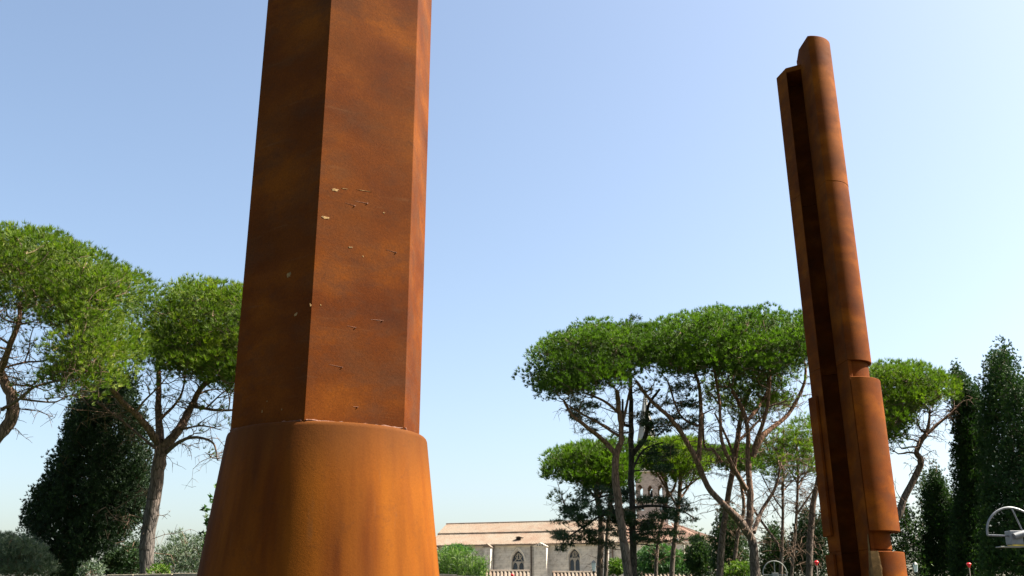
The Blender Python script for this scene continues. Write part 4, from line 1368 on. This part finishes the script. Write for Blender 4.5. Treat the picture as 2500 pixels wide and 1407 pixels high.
mb = MB(); mb.box((- HW - .3, - HW - .3, z_top), (HW + .3, HW + .3, z_top + .4), (Vector((tc_.x, TY, 0)), Vector((math.cos(-.136), math.sin(-.136), 0)), Vector((-math.sin(-.136), math.cos(-.136), 0)), Z)); mb.obj('tower_cornice', M['church_trim'], tower, smooth=False)
mb = MB()
for (px, zb_) in ((1587.5, z_up0), (1565.5, z_low0)):
    x = tc_.x + xs_(px) + .12
    mb = MB()
    pr = [(0.02, zb_ + 1.25), (0.22, zb_ + 1.2), (0.30, zb_ + .9), (0.36, zb_ + .45), (0.52, zb_ + .25), (0.50, zb_ + .22), (.3, zb_ + .3)]
    mb.lathe((x, TY - HW + 1.2), pr, 16)
    mb.obj('bell', M['iron'], tower)
    mb = MB(); mb.tube([(x - .9, TY - HW + 1.2, zb_ + 1.3), (x + .9, TY - HW + 1.2, zb_ + 1.3)], [.06, .06], 6); mb.obj('bell_beam', M['iron'], tower)
apz = P(1583, 953, TY).z
mb = MB()
n = 8
rb = HW * 0.98
ringp = [(tc_.x - .4 + rb * math.cos(math.pi / 8 + 2 * math.pi * i / n), TY + rb * math.sin(math.pi / 8 + 2 * math.pi * i / n), z_top + .4) for i in range(n)]
mb.add(ringp + [(tc_.x - .4, TY, apz)], [(i, (i + 1) % n, n) for i in range(n)])
mb.obj('spire', M['spire'], tower, smooth=False)
for i in range(n):
    mb = MB(); mb.tube([Vector(ringp[i]), Vector((tc_.x - .4, TY, apz))], [.14, .05], 6); mb.obj('spire_rib', M['spire'], tower)

# low tiled walls in front of the church
def tiled_wall(label, Y, x0, x1, py_top, seed):
    a = P(x0, py_top, Y); b = P(x1, py_top, Y)
    s = mpp(py_top, Y)
    root = empty('tiled_wall', label, 'wall', (a.x, Y, 0))
    w = b.x - a.x
    fr = (Vector((a.x, Y, 0)), Vector((1, 0, 0)), Vector((0, 1, 0)), Z)
    mb = MB(); mb.box((0, 0, 0), (w, .5, a.z - .95), fr); mb.obj('masonry', M['church'], root, smooth=False)
    tiled_slope(fr, -.15, w + .15, -.6, a.z - 1.0, .9, a.z - .1, 0.40, 0.14, M['tiles'], root, 'wall_roof', seed=seed, wav=.02)
    mb = MB(); mb.tube([(a.x - .15, Y + .9, a.z - .02), (b.x + .15, Y + .9, a.z - .02)], [.16, .16], 8); mb.obj('ridge', M['tiles'], root)
    return root
tiled_wall('low wall with ribbed clay tile roof under the left church window', 112, 1186, 1290, 1394, 5)
tiled_wall('low wall with ribbed clay tile roof under the tall church window', 112, 1352, 1455, 1397, 6)
tiled_wall('low clay tile roof edge below the bright young cedar', 112, 1568, 1690, 1400, 7)

# ------------------------------------------------------------------ small things
def lantern(label, px, Y, ptop, pbot, wpx):
    p = P(px, pbot, Y); t = P(px, ptop, Y)
    s = mpp(ptop, Y)
    r = wpx / 2 * s
    root = empty('street_lamp', label, 'street lamp', (p.x, Y, 0), 'park lanterns')
    mb = MB(); mb.lathe((p.x, Y), [(r * .7, 0), (r * .7, .2), (r * .35, .35), (r * .25, 1.2), (r * .2, p.z - .05)], 14); mb.obj('pole', M['iron'], root)
    mb = MB(); mb.lathe((p.x, Y), [(r * .2, p.z - .06), (r * .7, p.z), (r * .75, p.z + .04), (0, p.z + .05)], 12); mb.obj('collar', M['iron'], root)
    mb = MB(); mb.lathe((p.x, Y), [(r * .6, p.z + .045), (r * .95, p.z + (t.z - p.z) * .75), (r * .93, p.z + (t.z - p.z) * .76)], 6); mb.obj('glass', M['lamp_glass'], root, smooth=False)
    mb = MB(); mb.lathe((p.x, Y), [(r * 1.05, p.z + (t.z - p.z) * .765), (r * .6, p.z + (t.z - p.z) * .9), (r * .1, t.z), (0, t.z)], 6); mb.obj('cap', M['steel_pale'], root, smooth=False)
    return root
m_, nt_, b_ = mat('lamp_glass', 0.2, 0.5)
b_.inputs['Base Color'].default_value = (0.62, 0.66, 0.68, 1)
b_.inputs['Transmission Weight'].default_value = 0.35
b_.inputs['Alpha'].default_value = 0.75
M['lamp_glass'] = m_
lantern('glass park lantern before the church, left of the twin pine trunks', 1450, 55, 1368, 1397, 12)
lantern('glass park lantern just right of the grooved column foot', 2237, 38, 1372, 1400, 13)

def pin(label, px, py, Y, wpx, stick_r=0.006):
    c = P(px, py, Y); s = mpp(py, Y); r = wpx / 2 * s
    root = empty('red_topped_post', label, 'post', (c.x, Y, 0), 'thin posts with red tops')
    mb = MB(); mb.lathe((c.x, Y), [(0.001, c.z + r * .45), (r * .6, c.z + r * .4), (r * .98, c.z + r * .12), (r, c.z - r * .15), (r * .8, c.z - r * .6), (r * .45, c.z - r * 1.1), (r * .38, c.z - r * 1.5), (0.001, c.z - r * 1.5)], 20)
    mb.obj('red_cap', M['red'], root, angle=60)
    mb = MB(); mb.tube([(c.x + .01, Y, 0), (c.x, Y, c.z - r * 1.45)], [stick_r * 1.3, stick_r], 8); mb.obj('rod', M['cable_post'], root)
pin('thin post with red cap left of the foot of the grooved column', 1993, 1372, 13, 11)
pin('thin post with red cap in front of the cypresses at the right', 2365, 1377, 13, 11.5)
pin('thin post whose red cap just shows before the tiled wall near the church', 1251, 1403, 13, 8)

# galvanised half hoop with clamp box at the right edge
HY = 12.0
hs = mpp(1290, HY)
hoop = empty('hoop_fixture', 'galvanised half hoop with spoke and clamp box, cut by the right edge', 'steel fixture', (P(2600, 1305, HY).x, HY, 0))
cxp, cyp, rp = 2478, 1307, 68
arcp = [(2411, 1307), (2410, 1290), (2414, 1272), (2424, 1257), (2438, 1246), (2456, 1240), (2476, 1241), (2500, 1250), (2520, 1264), (2533, 1282), (2537, 1300)]
mb = MB(); mb.tube(smooth_path([P(a, b, HY) for a, b in arcp], 4), [2.7 * hs] * (4 * (len(arcp) - 1) + 1), 10); mb.obj('hoop', M['steel'], hoop)
mb = MB(); mb.tube([P(2411, 1307, HY), P(2464, 1309, HY)], [2.4 * hs] * 2, 8); mb.obj('lower_bar', M['steel'], hoop)
mb = MB(); mb.tube([P(2470, 1242, HY), P(2497, 1298, HY)], [2.1 * hs] * 2, 8); mb.obj('spoke', M['steel'], hoop)
c = P(2477, 1315, HY)
mb = MB(); mb.box((c.x - 15 * hs, HY - .06, c.z - 15 * hs), (c.x + 15 * hs, HY + .08, c.z + 18 * hs)); mb.obj('clamp_box', M['steel'], hoop, smooth=False, bevel=.006)
mb = MB(); mb.tube([P(2476, 1310, HY - .08), P(2500, 1303, HY - .08), P(2600, 1292, HY - .08)], [7.5 * hs, 8 * hs, 8.5 * hs], 16); mb.obj('boom', M['steel'], hoop)
mb = MB(); mb.box((c.x - 14 * hs, HY - .075, c.z - 19 * hs), (c.x + 17 * hs, HY + .06, c.z - 15.2 * hs)); mb.obj('yellow_plate', M['yellow'], hoop, smooth=False, bevel=.003)
mb = MB(); mb.box((c.x - 45 * hs, HY - .09, c.z - 21.5 * hs), (c.x + 14 * hs, HY + .05, c.z - 19.2 * hs)); mb.obj('foot_bar', M['steel_pale'], hoop, smooth=False, bevel=.004)
b = P(2600, 1292, HY - .08)
mb = MB(); mb.tube([(b.x, b.y, 0), (b.x, b.y, b.z + .2)], [.05, .05], 14); mb.obj('mast', M['steel'], hoop)
for (a, d) in (((2422, 1262), (2427, 1266)), ((2444, 1249), (2448, 1254)), ((2413, 1283), (2419, 1286)), ((2437, 1253), (2441, 1257))):
    mb = MB(); mb.tube([P(*a, HY - .01), P(*d, HY - .01)], [.7 * hs] * 2, 5); mb.obj('clip', M['steel_pale'], hoop)
# full hoop further back
GY = 30.0
gs = mpp(1390, GY)
h2 = empty('hoop_fixture', 'thin pale full hoop with upright spoke, small, before the largest pine trunk', 'steel fixture', (P(1893, 1404, GY).x, GY, 0))
pc = P(1892, 1400, GY); rr = 29 * gs
mb = MB(); mb.tube([pc + Vector((math.cos(t) * rr, 0, math.sin(t) * rr)) for t in np.linspace(0, 2 * math.pi, 41)], [1.3 * gs] * 41, 8, cap=False); mb.obj('hoop', M['steel_pale'], h2)
mb = MB(); mb.tube([pc, pc + Vector((0, 0, rr))], [1.1 * gs] * 2, 8); mb.obj('spoke', M['steel_pale'], h2)
mb = MB(); mb.tube([pc + Vector((-rr, 0, -4 * gs)), pc + Vector((rr, 0, -4 * gs))], [1.1 * gs] * 2, 8); mb.obj('cross_bar', M['steel_pale'], h2)
mb = MB(); mb.box((pc.x - 7 * gs, GY - .05, pc.z - 9 * gs), (pc.x + 7 * gs, GY + .05, pc.z + 1 * gs)); mb.obj('clamp_box', M['steel_pale'], h2, smooth=False, bevel=.006)
mb = MB(); mb.tube([(pc.x, GY + .02, 0), (pc.x, GY + .02, pc.z - 8 * gs)], [.05, .045], 10); mb.obj('mast', M['steel_pale'], h2)
print('foliage triangles', NTRI)
